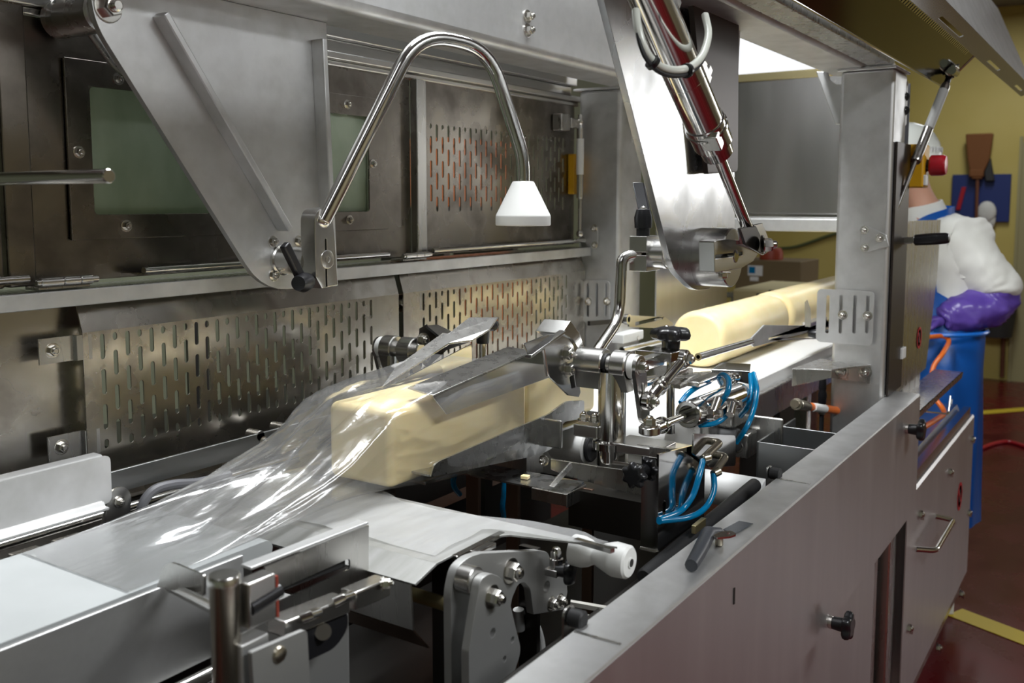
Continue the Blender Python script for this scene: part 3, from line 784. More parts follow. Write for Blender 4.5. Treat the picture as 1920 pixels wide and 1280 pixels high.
# bent holder rod with clamp
yk = YR + .105
cx_, cz_ = hx - .01, hz + .004
t = thing('bent_holder', 'bent polished rod in a clamp block with black lever, left of the round hub', 'holder', (cx_, yk, cz_))
b = B(); obox(b, (cx_ - .002, yk, cz_ + .018), (.032, 0, 0), (0, .018, 0), (0, 0, .0155)); obox(b, (cx_ - .002, yk, cz_ - .018), (.032, 0, 0), (0, .018, 0), (0, 0, .0155)); obox(b, (cx_ + .012, yk, cz_), (.018, 0, 0), (0, .017, 0), (0, 0, .006))
obj('clamp_block', b, M['machined_steel'], t, .0015)
q = V((cx_ - .012, yk, cz_ + .0335))
lv = obj('clamp_lever', lathe(B(), q, (0, 0, 1), [(0, .013), (.014, .013), (.015, .0165), (.035, .0175), (.05, .0135), (.051, .008)], 20), M['black_plastic'], t)
obj('lever_arm', obox(B(), q + V((.020, .012, .066)), V((.016, .016, .034)), V((.008, -.008, 0)), V((-.005, 0, .003))), M['black_plastic'], lv, .002)
obj('lever_screw', ball(B(), q + V((0, 0, .051)), .006, 12), M['bolt_steel'], lv)
yr = yk + .004
xr0 = P(1160, 470, y=yr + .03)
obj('bent_rod', tube(B(), [(cx_ - .018, yr, cz_ - .002), (xr0.x - .002, yr + .022, cz_ - .004), P(1161, 598, y=yr + .02), P(1122, 655, y=yr + .01), P(1113, 672, y=yr + .01)], .0105, 18, rad=[.03, .04, .01], k=7), M['polished_steel'], t)
# link at the hub and cylinder
yl = YR - .078
t = thing('link_block', 'split steel link block with hexagon bolts on the face of the round hub', 'link', (hx + .05, yl, hz))
o2 = [XZ(1337, 452, yl - .012), XZ(1362, 448, yl - .012), XZ(1398, 452, yl - .012), XZ(1426, 466, yl - .012), XZ(1410, 490, yl - .012), XZ(1388, 503, yl - .012), XZ(1338, 511, yl - .012)]
z_ = P(1350, 480, y=yl - .012).z
obj('block', sheet(B(), round_poly(o2, .003), [rrect(P(1339, 480, y=yl-.012).x, z_ - .003, P(1390, 480, y=yl-.012).x, z_ + .003, .001)], .028, (0, yl, 0), (1, 0, 0), (0, 0, 1), .001), M['machined_steel'], t)
obj('pin_face', lathe(B(), P(1379, 480, y=yl - .0135), (0, -1, 0), [(-.01, .0115), (.0015, .0115), (.002, .010), (.002, 0)], 24), M['polished_steel'], t)
obj('clevis_plate', prism(B(), [P(1388, 428, y=yl - .02), P(1430, 418, y=yl - .02), P(1448, 466, y=yl - .02), P(1436, 476, y=yl - .02), P(1392, 458, y=yl - .02)], (0, .006, 0)), M['machined_steel'], t, .001)
obj('clevis_plate', prism(B(), [P(1388, 428, y=yl - .04), P(1418, 424, y=yl - .04), P(1440, 470, y=yl - .04), P(1432, 478, y=yl - .04), P(1398, 458, y=yl - .04)], (0, .005, 0)), M['dark_steel'], t, .001)
bolt(t, P(1430, 459, y=yl - .05), V((.6, -1, .05)), .012, .016)
bolt(t, P(1356, 511, y=yl - .0), (0, 0, -1), .009, .008)
yc = .60
A0, A1 = P(1196, -60, y=yc), P(1345, 285, y=yc); ax = (A1 - A0).normalized(); Lc = (A1 - A0).length
t = thing('arm_cylinder', 'large polished pneumatic cylinder slanting down in front of the swing arm', 'cylinder', A0)
obj('barrel', lathe(B(), A0, ax, [(0, .031), (Lc * .55, .031), (Lc * .552, .0305), (Lc * .556, .031), (Lc * .80, .031), (Lc * .802, .0335), (Lc * .83, .0335), (Lc * .832, .0355), (Lc * .845, .0355), (Lc * .847, .033), (Lc * .93, .033), (Lc * .935, .031), (Lc * .94, .028), (Lc * 1.0, .027), (Lc * 1.005, .024)], 36), M['polished_steel'], t)
R1 = P(1404, 434, y=yl - .022)
obj('piston_rod', cyl(B(), A1 - ax * .01, R1, .0105, n=20), M['polished_steel'], t)
obj('rod_nut', lathe(B(), R1 - ax * .004, ax, [(0, .015), (.012, .015), (.014, .012)], 6), M['bolt_steel'], t)
obj('end_cap_flat', obox(B(), A0 + ax * Lc * .885 + V((-.022, -.012, -.01)), ax * .016, V((.0, .016, 0)), ax.cross(V((0, 1, 0))) * .012), M['machined_steel'], t, .002)
for s, nm in ((.22, 'upper'), (.62, 'lower')):
    c0_ = A0 + ax * Lc * s
    out = ax.cross(V((0, 1, 0))).normalized()
    if out.x < 0: out = -out
    b = obox(B(), c0_ + out * .036 + V((0, -.006, 0)), ax * .022, out * .010, (0, .011, 0))
    obox(b, c0_ + out * .05 + ax * .012 + V((0, -.008, 0)), ax * .007, out * .009, (0, .008, 0))
    k = obj('port_fitting', b, M['machined_steel'], t, .0015)
    obj('fitting_elbow', tube(B(), [c0_ + out * .044 + ax * .004, c0_ + out * .062 - ax * .006, c0_ + out * .066 + ax * .016], .007, 12, rad=.012), M['bolt_steel'], k)
    obj('fitting_screw', cyl(B(), c0_ + out * .045 + ax * .018, c0_ + out * .045 + ax * .034, .006, ch=.001), M['bolt_steel'], k)
m = mat('clear_hose', (.62, .64, .58), .25)
hp = spline([P(1322, 28, y=.575), P(1328, 66, y=.56), P(1314, 108, y=.55), P(1282, 130, y=.545), P(1240, 126, y=.55), P(1210, 96, y=.56), P(1196, 52, y=.57), P(1192, 20, y=.58)], 8)
t = thing('air_hose', 'clear pale air hose looped round the large slanted cylinder with black ties', 'hose', hp[24])
obj('hose_loop', tube(B(), hp, .0058, 12), m, t)
obj('black_line', tube(B(), [p_ + V((-.004, -.002, -.0085)) for p_ in hp[14:52]], .003, 8), M['black_rubber'], t)
for i in (23, 36):
    obj('cable_tie', lathe(B(), hp[i] - (hp[i+1] - hp[i]).normalized() * .003 + V((-.001, -.001, -.003)), hp[i+1] - hp[i], [(0, .0105), (.006, .0105)], 16), M['black_plastic'], t)
# ================================================================ infeed conveyor, cheese logs, guides
ZB = 1.10
t = thing('infeed_conveyor', 'white infeed belt conveyor carrying the round cheese logs past the posts', 'conveyor', (2.8, .98, 0))
xn, xf = 1.80, 3.85
b = B(); prof = []
for k in range(9):
    a = math.radians(90 + 180 * k / 8); prof.append((xn + .048 * math.cos(a), ZB - .048 + .048 * math.sin(a)))
prof = [(xf, ZB)] + prof + [(xf, ZB - .096)]
prism(b, [(x, .79, z) for x, z in prof], (0, .41, 0))
obj('belt', b, M['belt_white'], t)
for y0, y1 in ((.766, .784), (1.206, 1.224)):
    obj('side_rail', box(B(), xn + .14, 3.62, y0, y1, 1.0, 1.075), M['brushed_steel'], t, .003)
obj('nose_guard', box(B(), xn + .20, xn + .34, .735, .785, 1.045, 1.098), M['brushed_steel'], t, .006)
obj('bearing', cyl(B(), (xn + .21, .784, 1.02), (xn + .21, .725, 1.02), .026, n=20, ch=.003), M['black_rubber'], t)
b = box(B(), xn + .23, xn + .29, .71, .76, .975, 1.03)
k = obj('tension_block', b, M['brushed_steel'], t, .004)
bolt(k, (xn + .23, .735, 1.0), (-1, 0, 0), .0095, .009)
obj('tension_plate', box(B(), xn + .30, xn + .308, .655, .765, .985, 1.06), M['brushed_steel'], t, .004)
obj('return_roller', cyl(B(), (xn + .02, .60, .965), (xn + .02, 1.2, .965), .034, n=28, ch=.003), M['belt_white'], t)
for x in (2.78, 3.58):
    for y in (.81, 1.18):
        obj('leg', box(B(), x - .02, x + .02, y - .02, y + .02, 0, 1.0), M['brushed_steel'], t, .003)
def log(x0, x1, yc, r, label):
    """round cheese log with slightly flattened sides and soft ends"""
    b = B(); n = 40; rings = []
    rr = random.Random(int(x0 * 100))
    st = [(0, .80), (.004, .90), (.012, .97), (.025, 1.0)]
    xs = [(x0 + d, s) for d, s in st] + [(x0 + (x1 - x0) * i / 14, 1 + rr.uniform(-.008, .008)) for i in range(1, 14)] + [(x1 - d, s) for d, s in st[::-1]]
    for x, s in xs:
        ring = []
        for i in range(n):
            a = 2 * math.pi * i / n
            c, s_ = math.cos(a), math.sin(a)
            e = (abs(c) ** 2.25 + abs(s_) ** 2.25) ** (-1 / 2.25)
            ring.append(b.verts.new((x, yc + r * s * e * c, ZB + r * .985 + r * s * e * s_ * .985)))
        rings.append(ring)
    for A, C in zip(rings, rings[1:]):
        for i in range(n): b.faces.new((A[i], A[(i+1) % n], C[(i+1) % n], C[i]))
    b.faces.new(list(reversed(rings[0]))); b.faces.new(rings[-1])
    bmesh.ops.translate(b, verts=b.verts[:], vec=(0, 0, ZB + .0003 - min(v.co.z for v in b.verts)))
    return tag(obj('cheese_log', b, M['cheese'], smooth=60), label, 'cheese')
log(2.40, 2.975, .99, .078, 'pale round cheese log nearest the camera on the white infeed belt')
log(3.0, 3.86, .99, .080, 'longer tan cheese log behind the pale one on the white infeed belt')
# slotted guide arms
def guide(side, label_p, label_a):
    if side == 'front':
        x = 2.505; pc = [P(1533, 541, x=x), P(1640, 541, x=x), P(1636, 644, x=x), P(1533, 640, x=x)]
        sl = [(1553, 553, 625), (1578, 553, 625), (1604, 553, 625), (1628, 553, 625)]; bolts = ((1580, 590), (1627, 592)); ya = .80
    else:
        x = 2.505; pc = [P(1094, 524, x=x), P(1142, 524, x=x), P(1143, 604, x=x), P(1096, 604, x=x)]
        sl = [(1103, 531, 594), (1120, 531, 594), (1137, 531, 594)]; bolts = ((1103, 565), (1138, 565)); ya = 1.20
    t = thing('slotted_plate', label_p, 'plate', (x, (pc[0].y + pc[1].y) / 2, pc[3].z))
    y0, z0, y1, z1 = -max(pc[0].y, pc[3].y), pc[3].z, -min(pc[1].y, pc[2].y), pc[0].z
    hs = []
    for px, pt, pb in sl:
        q0, q1 = P(px, pt, x=x), P(px, pb, x=x); hs.append(rrect(-q0.y - .0045, q1.z, -q0.y + .0045, q0.z, .0044))
    hs = [h for h in hs if max(p_[0] for p_ in h) < y1 - .002 and min(p_[0] for p_ in h) > y0 + .002]
    obj('plate', sheet(B(), rrect(y0, z0, y1, z1, .012), hs, .004, (x, 0, 0), (0, -1, 0), (0, 0, 1)), M['blasted_steel'], t)
    for px, py in bolts: bolt(t, P(px, py, x=x - .002), (-1, 0, 0), .0085, .009)
    return t, x
t, x = guide('front', 'bright slotted adjuster plate with two bolts on the front post', '')
ya = .80
obj('pointer', prism(B(), [P(1513, 562, x=2.45), P(1519, 580, x=2.45), P(1520, 612, x=2.45), P(1509, 612, x=2.45), P(1509, 566, x=2.45)], (.003, 0, 0)), M['machined_steel'], t)
ol = [XZ(1402, 640, ya), XZ(1432, 609, ya), XZ(1560, 611, ya), XZ(1572, 612, ya), XZ(1572, 634, ya), XZ(1452, 633, ya), XZ(1412, 650, ya)]
t = thing('side_guide', 'slotted guide arm with tube tip and black lever beside the pale cheese log', 'guide arm', (2.3, ya, 1.2))
zs = P(1480, 621, y=ya).z
obj('arm_plate', sheet(B(), round_poly(ol, .004), [rrect(P(1440, 622, y=ya).x, zs - .0045, P(1548, 622, y=ya).x, zs + .0035, .003)], .004, (0, ya, 0), (1, 0, 0), (0, 0, 1)), M['blasted_steel'], t)
obj('tip_tube', pipe(B(), P(1309, 669, y=ya), P(1408, 640, y=ya), .0085, .0045), M['polished_steel'], t)
obj('slide_block', box(B(), P(1512, 600, y=ya).x, P(1542, 600, y=ya).x, ya - .012, ya + .012, P(1520, 609, y=ya).z, P(1520, 602, y=ya).z), M['machined_steel'], t, .001)
q = P(1516, 625, y=ya - .004)
lv = obj('clamp_lever', lathe(B(), q, (0, -1, 0), [(0, .009), (.006, .011), (.022, .013), (.03, .010)], 18), M['black_plastic'], t)
q2 = P(1562, 620, y=ya - .02)
obj('lever_arm', obox(B(), (q + q2) / 2 + V((0, -.014, 0)), (q2 - q) / 2, (0, .006, 0), (0, 0, .0085)), M['black_plastic'], lv, .003)
obj('lever_screw', ball(B(), q + V((0, -.03, 0)), .004, 10), M['bolt_steel'], lv)
t, x = guide('rear', 'dull slotted adjuster plate with two bolts on the rear post', '')
ya = 1.16
t = thing('side_guide', 'thin dark guide arm reaching from the rear slotted plate behind the bent rod', 'guide arm', (2.1, ya, 1.2))
b = B()
obox(b, (P(1104, 606, y=ya + .05) + P(1180, 600, y=ya)) / 2, (P(1180, 600, y=ya) - P(1104, 606, y=ya + .05)) / 2, (0, .004, 0), (0, 0, .006))
obj('arm_bar', b, M['dark_steel'], t)
ol = [XZ(1172, 590, ya), XZ(1240, 594, ya), XZ(1256, 606, ya), XZ(1252, 616, ya), XZ(1172, 612, ya)]
zs = P(1200, 602, y=ya).z
obj('arm_plate', sheet(B(), round_poly(ol, .003), [rrect(P(1184, 602, y=ya).x, zs - .006, P(1236, 602, y=ya).x, zs + .004, .003)], .004, (0, ya - .01, 0), (1, 0, 0), (0, 0, 1)), M['machined_steel'], t)
obj('pivot_ring', pipe(B(), P(1172, 598, y=ya - .012), P(1172, 598, y=ya - .012) + V((0, -.012, 0)), .014, .008), M['machined_steel'], t)
obj('tip_tube', pipe(B(), P(1166, 656, y=1.13), P(1262, 634, y=1.13), .0085, .0045), M['polished_steel'], t)
obj('tip_neck', tube(B(), [P(1250, 612, y=ya - .012), P(1258, 626, y=1.13), P(1260, 634, y=1.13)], .006, 10), M['polished_steel'], t)
t = thing('junction_box', 'small white plastic box with a screw below the rear slotted plate', 'box', P(1190, 640, y=1.25))
q0, q1 = P(1166, 645, y=1.25), P(1204, 618, y=1.25)
k = obj('box_body', box(B(), q0.x, q1.x, 1.245, 1.285, q0.z, q1.z), M['label_white'], t, .002)
obj('box_screw', cyl(B(), (q1.x - .04, 1.246, q1.z - .02), (q1.x - .04, 1.242, q1.z - .02), .006), M['bolt_steel'], k)
# rear side sheets beyond the post and the far cross cover
t = thing('rear_cover', 'plain grey sheet cover behind the swing arm, right of the rear post', 'cover', (3.0, 1.24, .6))
obj('cover_face', box(B(), 2.68, 3.28, 1.24, 1.245, .6, 1.50), M['sheet_steel'], t)
obj('cover_side', box(B(), 3.275, 3.28, 1.245, 1.40, .6, 1.50), M['sheet_steel'], t)
t = thing('far_cover', 'broad reflective steel cover panel high between the swing arm and front post', 'cover', (3.31, .95, 1.5))
zt, zb_ = P(1455, 150, x=3.3).z, P(1500, 400, x=3.3).z
obj('cover_face', box(B(), 3.30, 3.304, .70, 1.44, zb_, zt), M['sheet_steel'], t)
obj('top_trim', box(B(), 3.296, 3.330, .70, 1.44, zt, zt + .028), M['brass_trim'], t, .003)
obj('lower_trim', box(B(), 3.292, 3.330, .70, 1.44, zb_ - .016, zb_), M['polished_steel'], t, .003)
obj('lower_rail', box(B(), 3.28, 3.330, .70, 1.44, zb_ - .062, zb_ - .017), M['blasted_steel'], t, .004)
for y in (.72, 1.42):
    obj('support_leg', box(B(), 3.305, 3.345, y - .02, y + .02, 0, zb_ - .0), M['brushed_steel'], t, .002)
# ================================================================ spreader jaws, pivots and the bagging head
def drum_axis(px, py): return P(px, py, x=1.46)
XP = 1.46
def pivot(side):
    s = -1 if side == 'near' else 1
    if side == 'near':
        t = thing('jaw_pivot', 'polished jaw pivot column with two drums on the near side of the cheese', 'pivot', (XP, .757, 1.11))
        c = V((XP, .757, 0)); zax = P(1150, 683, x=XP).z; ybase = .757
    else:
        t = thing('jaw_pivot', 'steel jaw pivot with white collar and lever on the far side, by the perforated panel', 'pivot', (XP, 1.243, 1.11))
        zax = P(760, 655, x=XP).z; ybase = 1.243
    Z = zax; y = ybase; d = V((0, s, 0))
    zb = 1.12
    obj('column', lathe(B(), (XP, y, zb), (0, 0, 1), [(0, .0335), (.012, .0335), (.014, .032), (.016, .0245), (Z - zb - .012, .0245)], 36), M['polished_steel'], t)
    for off, w_ in ((-.066, .054), (.004, .03)) if side == 'near' else ((-.046, .034), (.004, .03)):
        b = lathe(B(), V((XP, y, Z)) + d * off, d, [(0, .024), (.002, .026), (w_ - .002, .026), (w_, .024)], 32)
        a = V((XP, y, Z)) + d * (off + w_ / 2)
        prism(b, [a + V((-.025, -w_ / 2, -.006)), a + V((.025, -w_ / 2, -.006)), a + V((.014, -w_ / 2, -.045)), a + V((-.01, -w_ / 2, -.045))], (0, w_, 0))
        obj('drum', b, M['machined_steel'], t)
    obj('axle', cyl(B(), V((XP, y, Z)) + d * -.06, V((XP, y, Z)) + d * .05, .0155, n=24), M['machined_steel'], t)
    obj('seal_ring', pipe(B(), V((XP, y, Z)) + d * -.012, V((XP, y, Z)) + d * -.008, .0185, .0157), M['black_rubber'], t)
    obj('white_collar', cyl(B(), V((XP, y, Z)) + d * .036, V((XP, y, Z)) + d * .047, .0215, n=28), M['white_plastic'], t)
    yl_ = y + s * .050
    dn = V((.022, 0, -.082))
    th = math.atan2(dn.x, -dn.z)
    pts = []
    for k in range(9):
        a = math.radians(180 * k / 8); pts.append((.021 * math.cos(a), .021 * math.sin(a)))
    L_ = .088
    for k in range(9):
        a = math.radians(180 + 180 * k / 8); pts.append((.017 * math.cos(a), -L_ + .017 * math.sin(a)))
    U = V((math.cos(th), 0, math.sin(th))); W = V((-math.sin(th), 0, math.cos(th)))
    obj('lever', sheet(B(), pts, [rrect(-.005, -.066, .005, -.03, .0045)], .008, (XP, yl_, Z), U, W, .0008), M['machined_steel'], t)
    bolt(t, (XP, yl_ + s * .004, Z), d, .0095, .009)
    return t, Z, yl_, V((XP, yl_, Z)) - W * L_
tn, ZN, YLn, LN = pivot('near')
tf, ZF, YLf, LF = pivot('far')
def rod_end(b, c, ax, rod, r=.017, w_=.014):
    ax = V(ax).normalized()
    cyl(b, V(c) - ax * w_ / 2, V(c) + ax * w_ / 2, r, n=24, ch=.002)
    return b
# turnbuckle link
e0, e1 = P(1215, 752, y=YLn - .012), P(1283, 672, y=YLn - .012)
t = thing('turnbuckle_link', 'short bright turnbuckle link with ball joint ends beside the black star knob', 'link', e0)
d_ = (e1 - e0)
dn = d_.normalized()
obj('link_body', lathe(B(), e0 + dn * .014, d_, [(0, .008), (.010, .0105), (.030, .0105), (.031, .0135), (.039, .0135), (.040, .0105), (.046, .0105), (.047, .013), (.055, .013), (.056, .0095), (d_.length - .03, .0085)], 18), M['polished_steel'], t)
for e in (e0, e1):
    k = obj('joint_eye', rod_end(B(), e, (0, 1, 0), None), M['polished_steel'], t)
    obj('joint_bolt', hexbolt(B(), e + V((0, -.008, 0)), (0, -1, 0), .009, .008), M['bolt_steel'], k)
# second (far) link
f0 = LF; t = thing('ball_joint', 'small ball joint rod end under the far jaw pivot lever', 'joint', f0)
k = obj('joint_eye', rod_end(B(), f0 + V((0, .012, 0)), (0, 1, 0), None), M['polished_steel'], t)
obj('joint_rod', cyl(B(), f0 + V((.012, .012, .002)), f0 + V((.07, .012, .012)), .008), M['polished_steel'], t)

# near jaw
YJ = .915
def jp(px, py, y=YJ): return P(px, py, y=y)
t = thing('spreader_jaw', 'near bright steel spreader jaw with bolted end bracket along the cheese', 'jaw', (1.35, YJ, 1.2))
side = [jp(812, 744), jp(992, 664), jp(1012, 646), jp(1040, 642), jp(1030, 708), jp(838, 777)]
obj('side_wall', prism(B(), side, (0, .003, 0)), M['jaw_steel'], t, .0008)
a, c = jp(812, 744), jp(1000, 661)
w0, w1 = V((.004, .055, .006)), V((-.0, .055, .004))
obj('top_flange', prism(B(), [a, c, c + w1, a + w0], (0, 0, .003)), M['brushed_steel'], t, .0008)
yb = .835
F_ = [(982, 645), (1027, 627), (1056, 626), (1074, 638), (1089, 735), (1086, 744), (1066, 741), (1031, 707), (1020, 655), (995, 668)]
e = obj('end_bracket', prism(B(), [P(px, py, y=yb) for px, py in F_], (0, .004, 0)), M['jaw_steel'], t, .001)
obj('bracket_hood', prism(B(), [P(px, py, y=yb - .004) for px, py in ((1054, 625), (1070, 601), (1088, 626), (1096, 655), (1090, 662), (1074, 637))], (0, .055, 0)), M['jaw_steel'], e, .001)
obj('gusset', obox(B(), (P(990, 668, y=yb - .002) + P(1054, 622, y=yb - .002)) / 2, (P(1054, 622, y=yb - .002) - P(990, 668, y=yb - .002)) / 2, (0, .007, 0), (.0015, 0, .003)), M['jaw_steel'], e, .001)
for px, py in ((1061, 663), (1065, 692)):
    bolt(e, P(px, py, y=yb), (0, -1, 0), .0105, .010)
obj('slot_liner', prism(B(), [P(1069, 705, y=yb - .001), P(1076, 700, y=yb - .001), P(1079, 726, y=yb - .001), P(1073, 728, y=yb - .001)], (0, .001, 0)), M['dark_inside'], e)
obj('weld_bead', tube(B(), [P(1019, 655, y=yb), P(1026, 704, y=yb)], .003, 8), M['bolt_steel'], e)
q = P(1034, 672, y=yb + .045)
obj('bracket_web', box(B(), q.x - .006, q.x + .006, yb + .004, .916, q.z - .012, q.z + .014), M['jaw_steel'], t, .001)
# near trough
YT = .905
t = thing('lower_trough', 'smeared bent steel trough plate under the near side of the cheese', 'trough', (1.35, YT, 1.08))
ol = [XZ(806, 894, YT), XZ(812, 872, YT), XZ(822, 864, YT), XZ(1028, 776, YT), XZ(1060, 752, YT), XZ(1094, 750, YT), XZ(1094, 784, YT), XZ(1056, 790, YT), XZ(1046, 806, YT), XZ(1040, 836, YT), XZ(1012, 852, YT)]
obj('trough_wall', sheet(B(), round_poly(ol, [.002, .006, .01, .01, .02, .008, .002, .02, .008, .006, .004]), [], .004, (0, YT, 0), (1, 0, 0), (0, 0, 1)), M['smeared_steel'], t)
q0, q1 = XZ(806, 894, YT), XZ(1012, 852, YT)
obj('trough_floor', prism(B(), [(q0[0], YT + .002, q0[1]), (q1[0], YT + .002, q1[1]), (q1[0], 1.10, q1[1] + .005), (q0[0], 1.10, q0[1] + .005)], (0, 0, .003)), M['smeared_steel'], t)
obj('trough_tab', obox(B(), P(1036, 812, y=YT - .02), (.004, 0, 0), (0, .02, 0), (0, 0, .026)), M['machined_steel'], t, .002)
# far jaw
YF = 1.115
t = thing('spreader_jaw', 'far steel spreader jaw with pointed gusset and raised tongue', 'jaw', (1.3, YF, 1.2))
fl = [P(716, 728, y=YF), P(842, 646, y=YF), P(886, 640, y=YF), P(918, 620, y=YF), P(934, 597, y=YF + .01), P(880, 597, y=YF + .03), P(840, 628, y=YF + .03), P(830, 626, y=YF + .035), P(742, 690, y=YF + .045)]
obj('top_flange', prism(B(), fl, (0, 0, .003)), M['brushed_steel'], t, .0008)
obj('side_wall', prism(B(), [P(700, 740, y=YF - .01), P(884, 645, y=YF - .01), P(886, 698, y=YF - .01), P(806, 700, y=YF - .01), P(720, 745, y=YF - .01)], (0, .003, 0)), M['mirror_steel'], t)
g = [P(786, 615, y=YF + .07), P(800, 610, y=YF + .07), P(876, 640, y=YF + .02), P(842, 645, y=YF + .02), P(826, 658, y=YF + .03), P(784, 640, y=YF + .07)]
obj('gusset', prism(B(), [P(800, 610, y=YF + .06), P(820, 608, y=YF + .065), P(882, 638, y=YF + .01), P(846, 648, y=YF + .01)], (0, .003, -.004)), M['mirror_steel'], t)
e = obj('end_bracket', prism(B(), [P(786, 616, y=YF + .075), P(800, 608, y=YF + .075), P(838, 656, y=YF + .045), P(800, 690, y=YF + .075), P(784, 672, y=YF + .075)], (.006, .004, 0)), M['dark_steel'], t)
bolt(e, P(793, 637, y=YF + .07), (-.3, -1, 0), .010, .010)
bolt(e, P(796, 668, y=YF + .07), (-.3, -1, 0), .010, .010)
# far star knob behind the tongue
q = P(905, 618, y=1.20)
t = thing('star_knob', 'black star knob half hidden behind the far jaw tongue', 'knob', q)
obj('grip', star_knob(B(), q + V((0, 0, -.03)), (0, 0, 1), .040, .022, 6, .03, .014), M['black_plastic'], t)
obj('stud', cyl(B(), q + V((0, 0, -.10)), q + V((0, 0, -.03)), .0085), M['polished_steel'], t)
obj('foot_plate', box(B(), q.x - .05, q.x + .05, q.y - .04, q.y + .04, q.z - .108, q.z - .10), M['brushed_steel'], t, .001)
obj('knob_post', box(B(), q.x - .015, q.x + .015, q.y - .015, q.y + .015, .641, q.z - .1082), M['dark_steel'], t)
# near star knob
q = P(1258, 640, x=1.75)
t = thing('star_knob', 'large black star knob standing beside the pale cheese log end', 'knob', q)
obj('grip', star_knob(B(), q + V((0, 0, -.03)), (0, 0, 1), .0425, .024, 7, .034, .0165), M['black_plastic'], t)
obj('stud', cyl(B(), q + V((0, 0, -.13)), q + V((0, 0, -.03)), .008), M['polished_steel'], t)
# knob slide plate and block under it
zz = q.z - .045
t = thing('knob_carriage', 'bright steel slide block and bars under the large black star knob', 'carriage', (1.7, .8, 1.15))
c0 = P(1232, 662, x=1.70)
obj('slide_block', obox(B(), P(1236, 664, x=1.68), (.028, 0, 0), (0, .038, 0), (0, 0, .0095)), M['mirror_steel'], t, .0015)
obj('slide_bar', obox(B(), P(1200, 684, x=1.60), (.085, 0, 0), (0, .012, 0), (0, 0, .011)), M['polished_steel'], t, .002)
obj('base_bar', obox(B(), P(1220, 706, x=1.64), (.11, 0, 0), (0, .03, 0), (0, 0, .004)), M['polished_steel'], t, .001)
obj('base_bar', obox(B(), P(1290, 712, x=1.80), (.08, 0, 0), (0, .018, 0), (0, 0, .004)), M['brushed_steel'], t, .001)
obj('rail_rod', cyl(B(), P(1200, 712, x=1.55), P(1330, 700, x=1.95), .006), M['polished_steel'], t)
obj('post_rod', cyl(B(), P(1257, 720, x=1.72), P(1257, 812, x=1.72), .0085), M['polished_steel'], t)
obj('fixing_nut', lathe(B(), P(1290, 700, x=1.80), (0, 0, 1), [(0, .011), (.010, .011)], 6), M['bolt_steel'], t)
# cheese blocks in the bag
def block(x0, x1, y0, y1, z0, z1, label, rnd=.014, tilt=0.0):
    b = B()
    bmesh.ops.create_cube(b, size=1, matrix=Matrix.Translation(((x0+x1)/2, (y0+y1)/2, (z0+z1)/2)) @ Matrix.Diagonal((x1-x0, y1-y0, z1-z0, 1)))
    bmesh.ops.bevel(b, geom=b.edges[:], offset=rnd, segments=4, profile=.5, affect='EDGES')
    for v in b.verts: v.co.z += (v.co.x - x0) * tilt
    return tag(obj('cheese_block', b, M['cheese'], smooth=60), label, 'cheese')
block(1.085, 1.475, .942, 1.075, 1.108, 1.232, 'long cheese block sliding out of the jaws inside the clear bag')
block(1.477, 1.755, .948, 1.07, 1.108, 1.226, 'paler cheese block between the jaw bracket and pivot column, behind the bagged one')
t = thing('slide_floor', 'narrow steel slide floor carrying the cheese blocks into the jaws', 'slide', (1.5, 1.0, 1.0))
obj('floor_plate', box(B(), 1.16, 1.765, .935, 1.09, 1.098, 1.1035), M['mirror_steel'], t, .001)
obj('floor_support', box(B(), 1.5, 1.56, .96, 1.06, 1.02, 1.0975), M['brushed_steel'], t)
# ================================================================ base of the bagging head, its cylinder and hoses
t = thing('head_base', 'machined base blocks with bolts around the foot of the near pivot column', 'base', (1.46, .77, 1.05))
obj('base_plate', obox(B(), P(1104, 806, x=1.45), (.014, 0, 0), (0, .024, 0), (0, 0, .011)), M['machined_steel'], t, .002)
for px, py in ((1095, 786), (1115, 789)):
    bolt(t, P(px, py, x=1.45), (0, 0, 1), .008, .009)
c = P(1222, 815, x=1.46)
obj('arm_plate', obox(B(), (1.47, .70, 1.128), (.035, 0, 0), (0, .045, 0), (0, 0, .008)), M['machined_steel'], t, .002)
obj('white_pad', obox(B(), (1.47, .685, 1.112), (.03, 0, 0), (0, .03, 0), (0, 0, .0075)), M['white_plastic'], t, .002)
obj('lower_plate', obox(B(), (1.47, .70, 1.097), (.032, 0, 0), (0, .045, 0), (0, 0, .007)), M['machined_steel'], t, .001)
obj('column_foot', lathe(B(), (XP, .757, 1.09), (0, 0, 1), [(0, .026), (.0295, .026)], 28), M['polished_steel'], t)
b = sheet(B(), round_poly([XZ(1236, 838, .66), XZ(1290, 834, .66), XZ(1300, 834, .66), XZ(1300, 850, .66), XZ(1236, 850, .66)], .002), [], .06, (0, .672, 0), (1, 0, 0), (0, 0, 1), .001)
obj('ridged_block', b, M['machined_steel'], t)
# rod eye + small cylinder
yc2 = .655
E0 = P(1218, 806, y=yc2); E1 = P(1392, 736, y=yc2); ax = (E1 - E0).normalized(); Lt = (E1 - E0).length
t = thing('short_cylinder', 'short polished pneumatic cylinder with blue hoses above the base plate', 'cylinder', (E0 + E1) / 2)
b = lathe(B(), E0 + V((0, 0, -.007)), (0, 0, 1), [(0, .015), (.002, .018), (.012, .018), (.014, .015)], 28)
e = obj('rod_eye', b, M['polished_steel'], t)
obj('eye_bolt', hexbolt(B(), E0 + V((0, 0, .008)), (0, 0, 1), .010, .010), M['bolt_steel'], e)
obj('rod_fork', lathe(B(), E0 + ax * .014, ax, [(0, .009), (.004, .012), (.03, .012), (.031, .0145), (.037, .0145), (.038, .010), (.044, .010)], 20), M['polished_steel'], t)
obj('piston_rod', cyl(B(), E0 + ax * .05, E0 + ax * Lt * .45, .007), M['polished_steel'], t)
s = Lt * .36
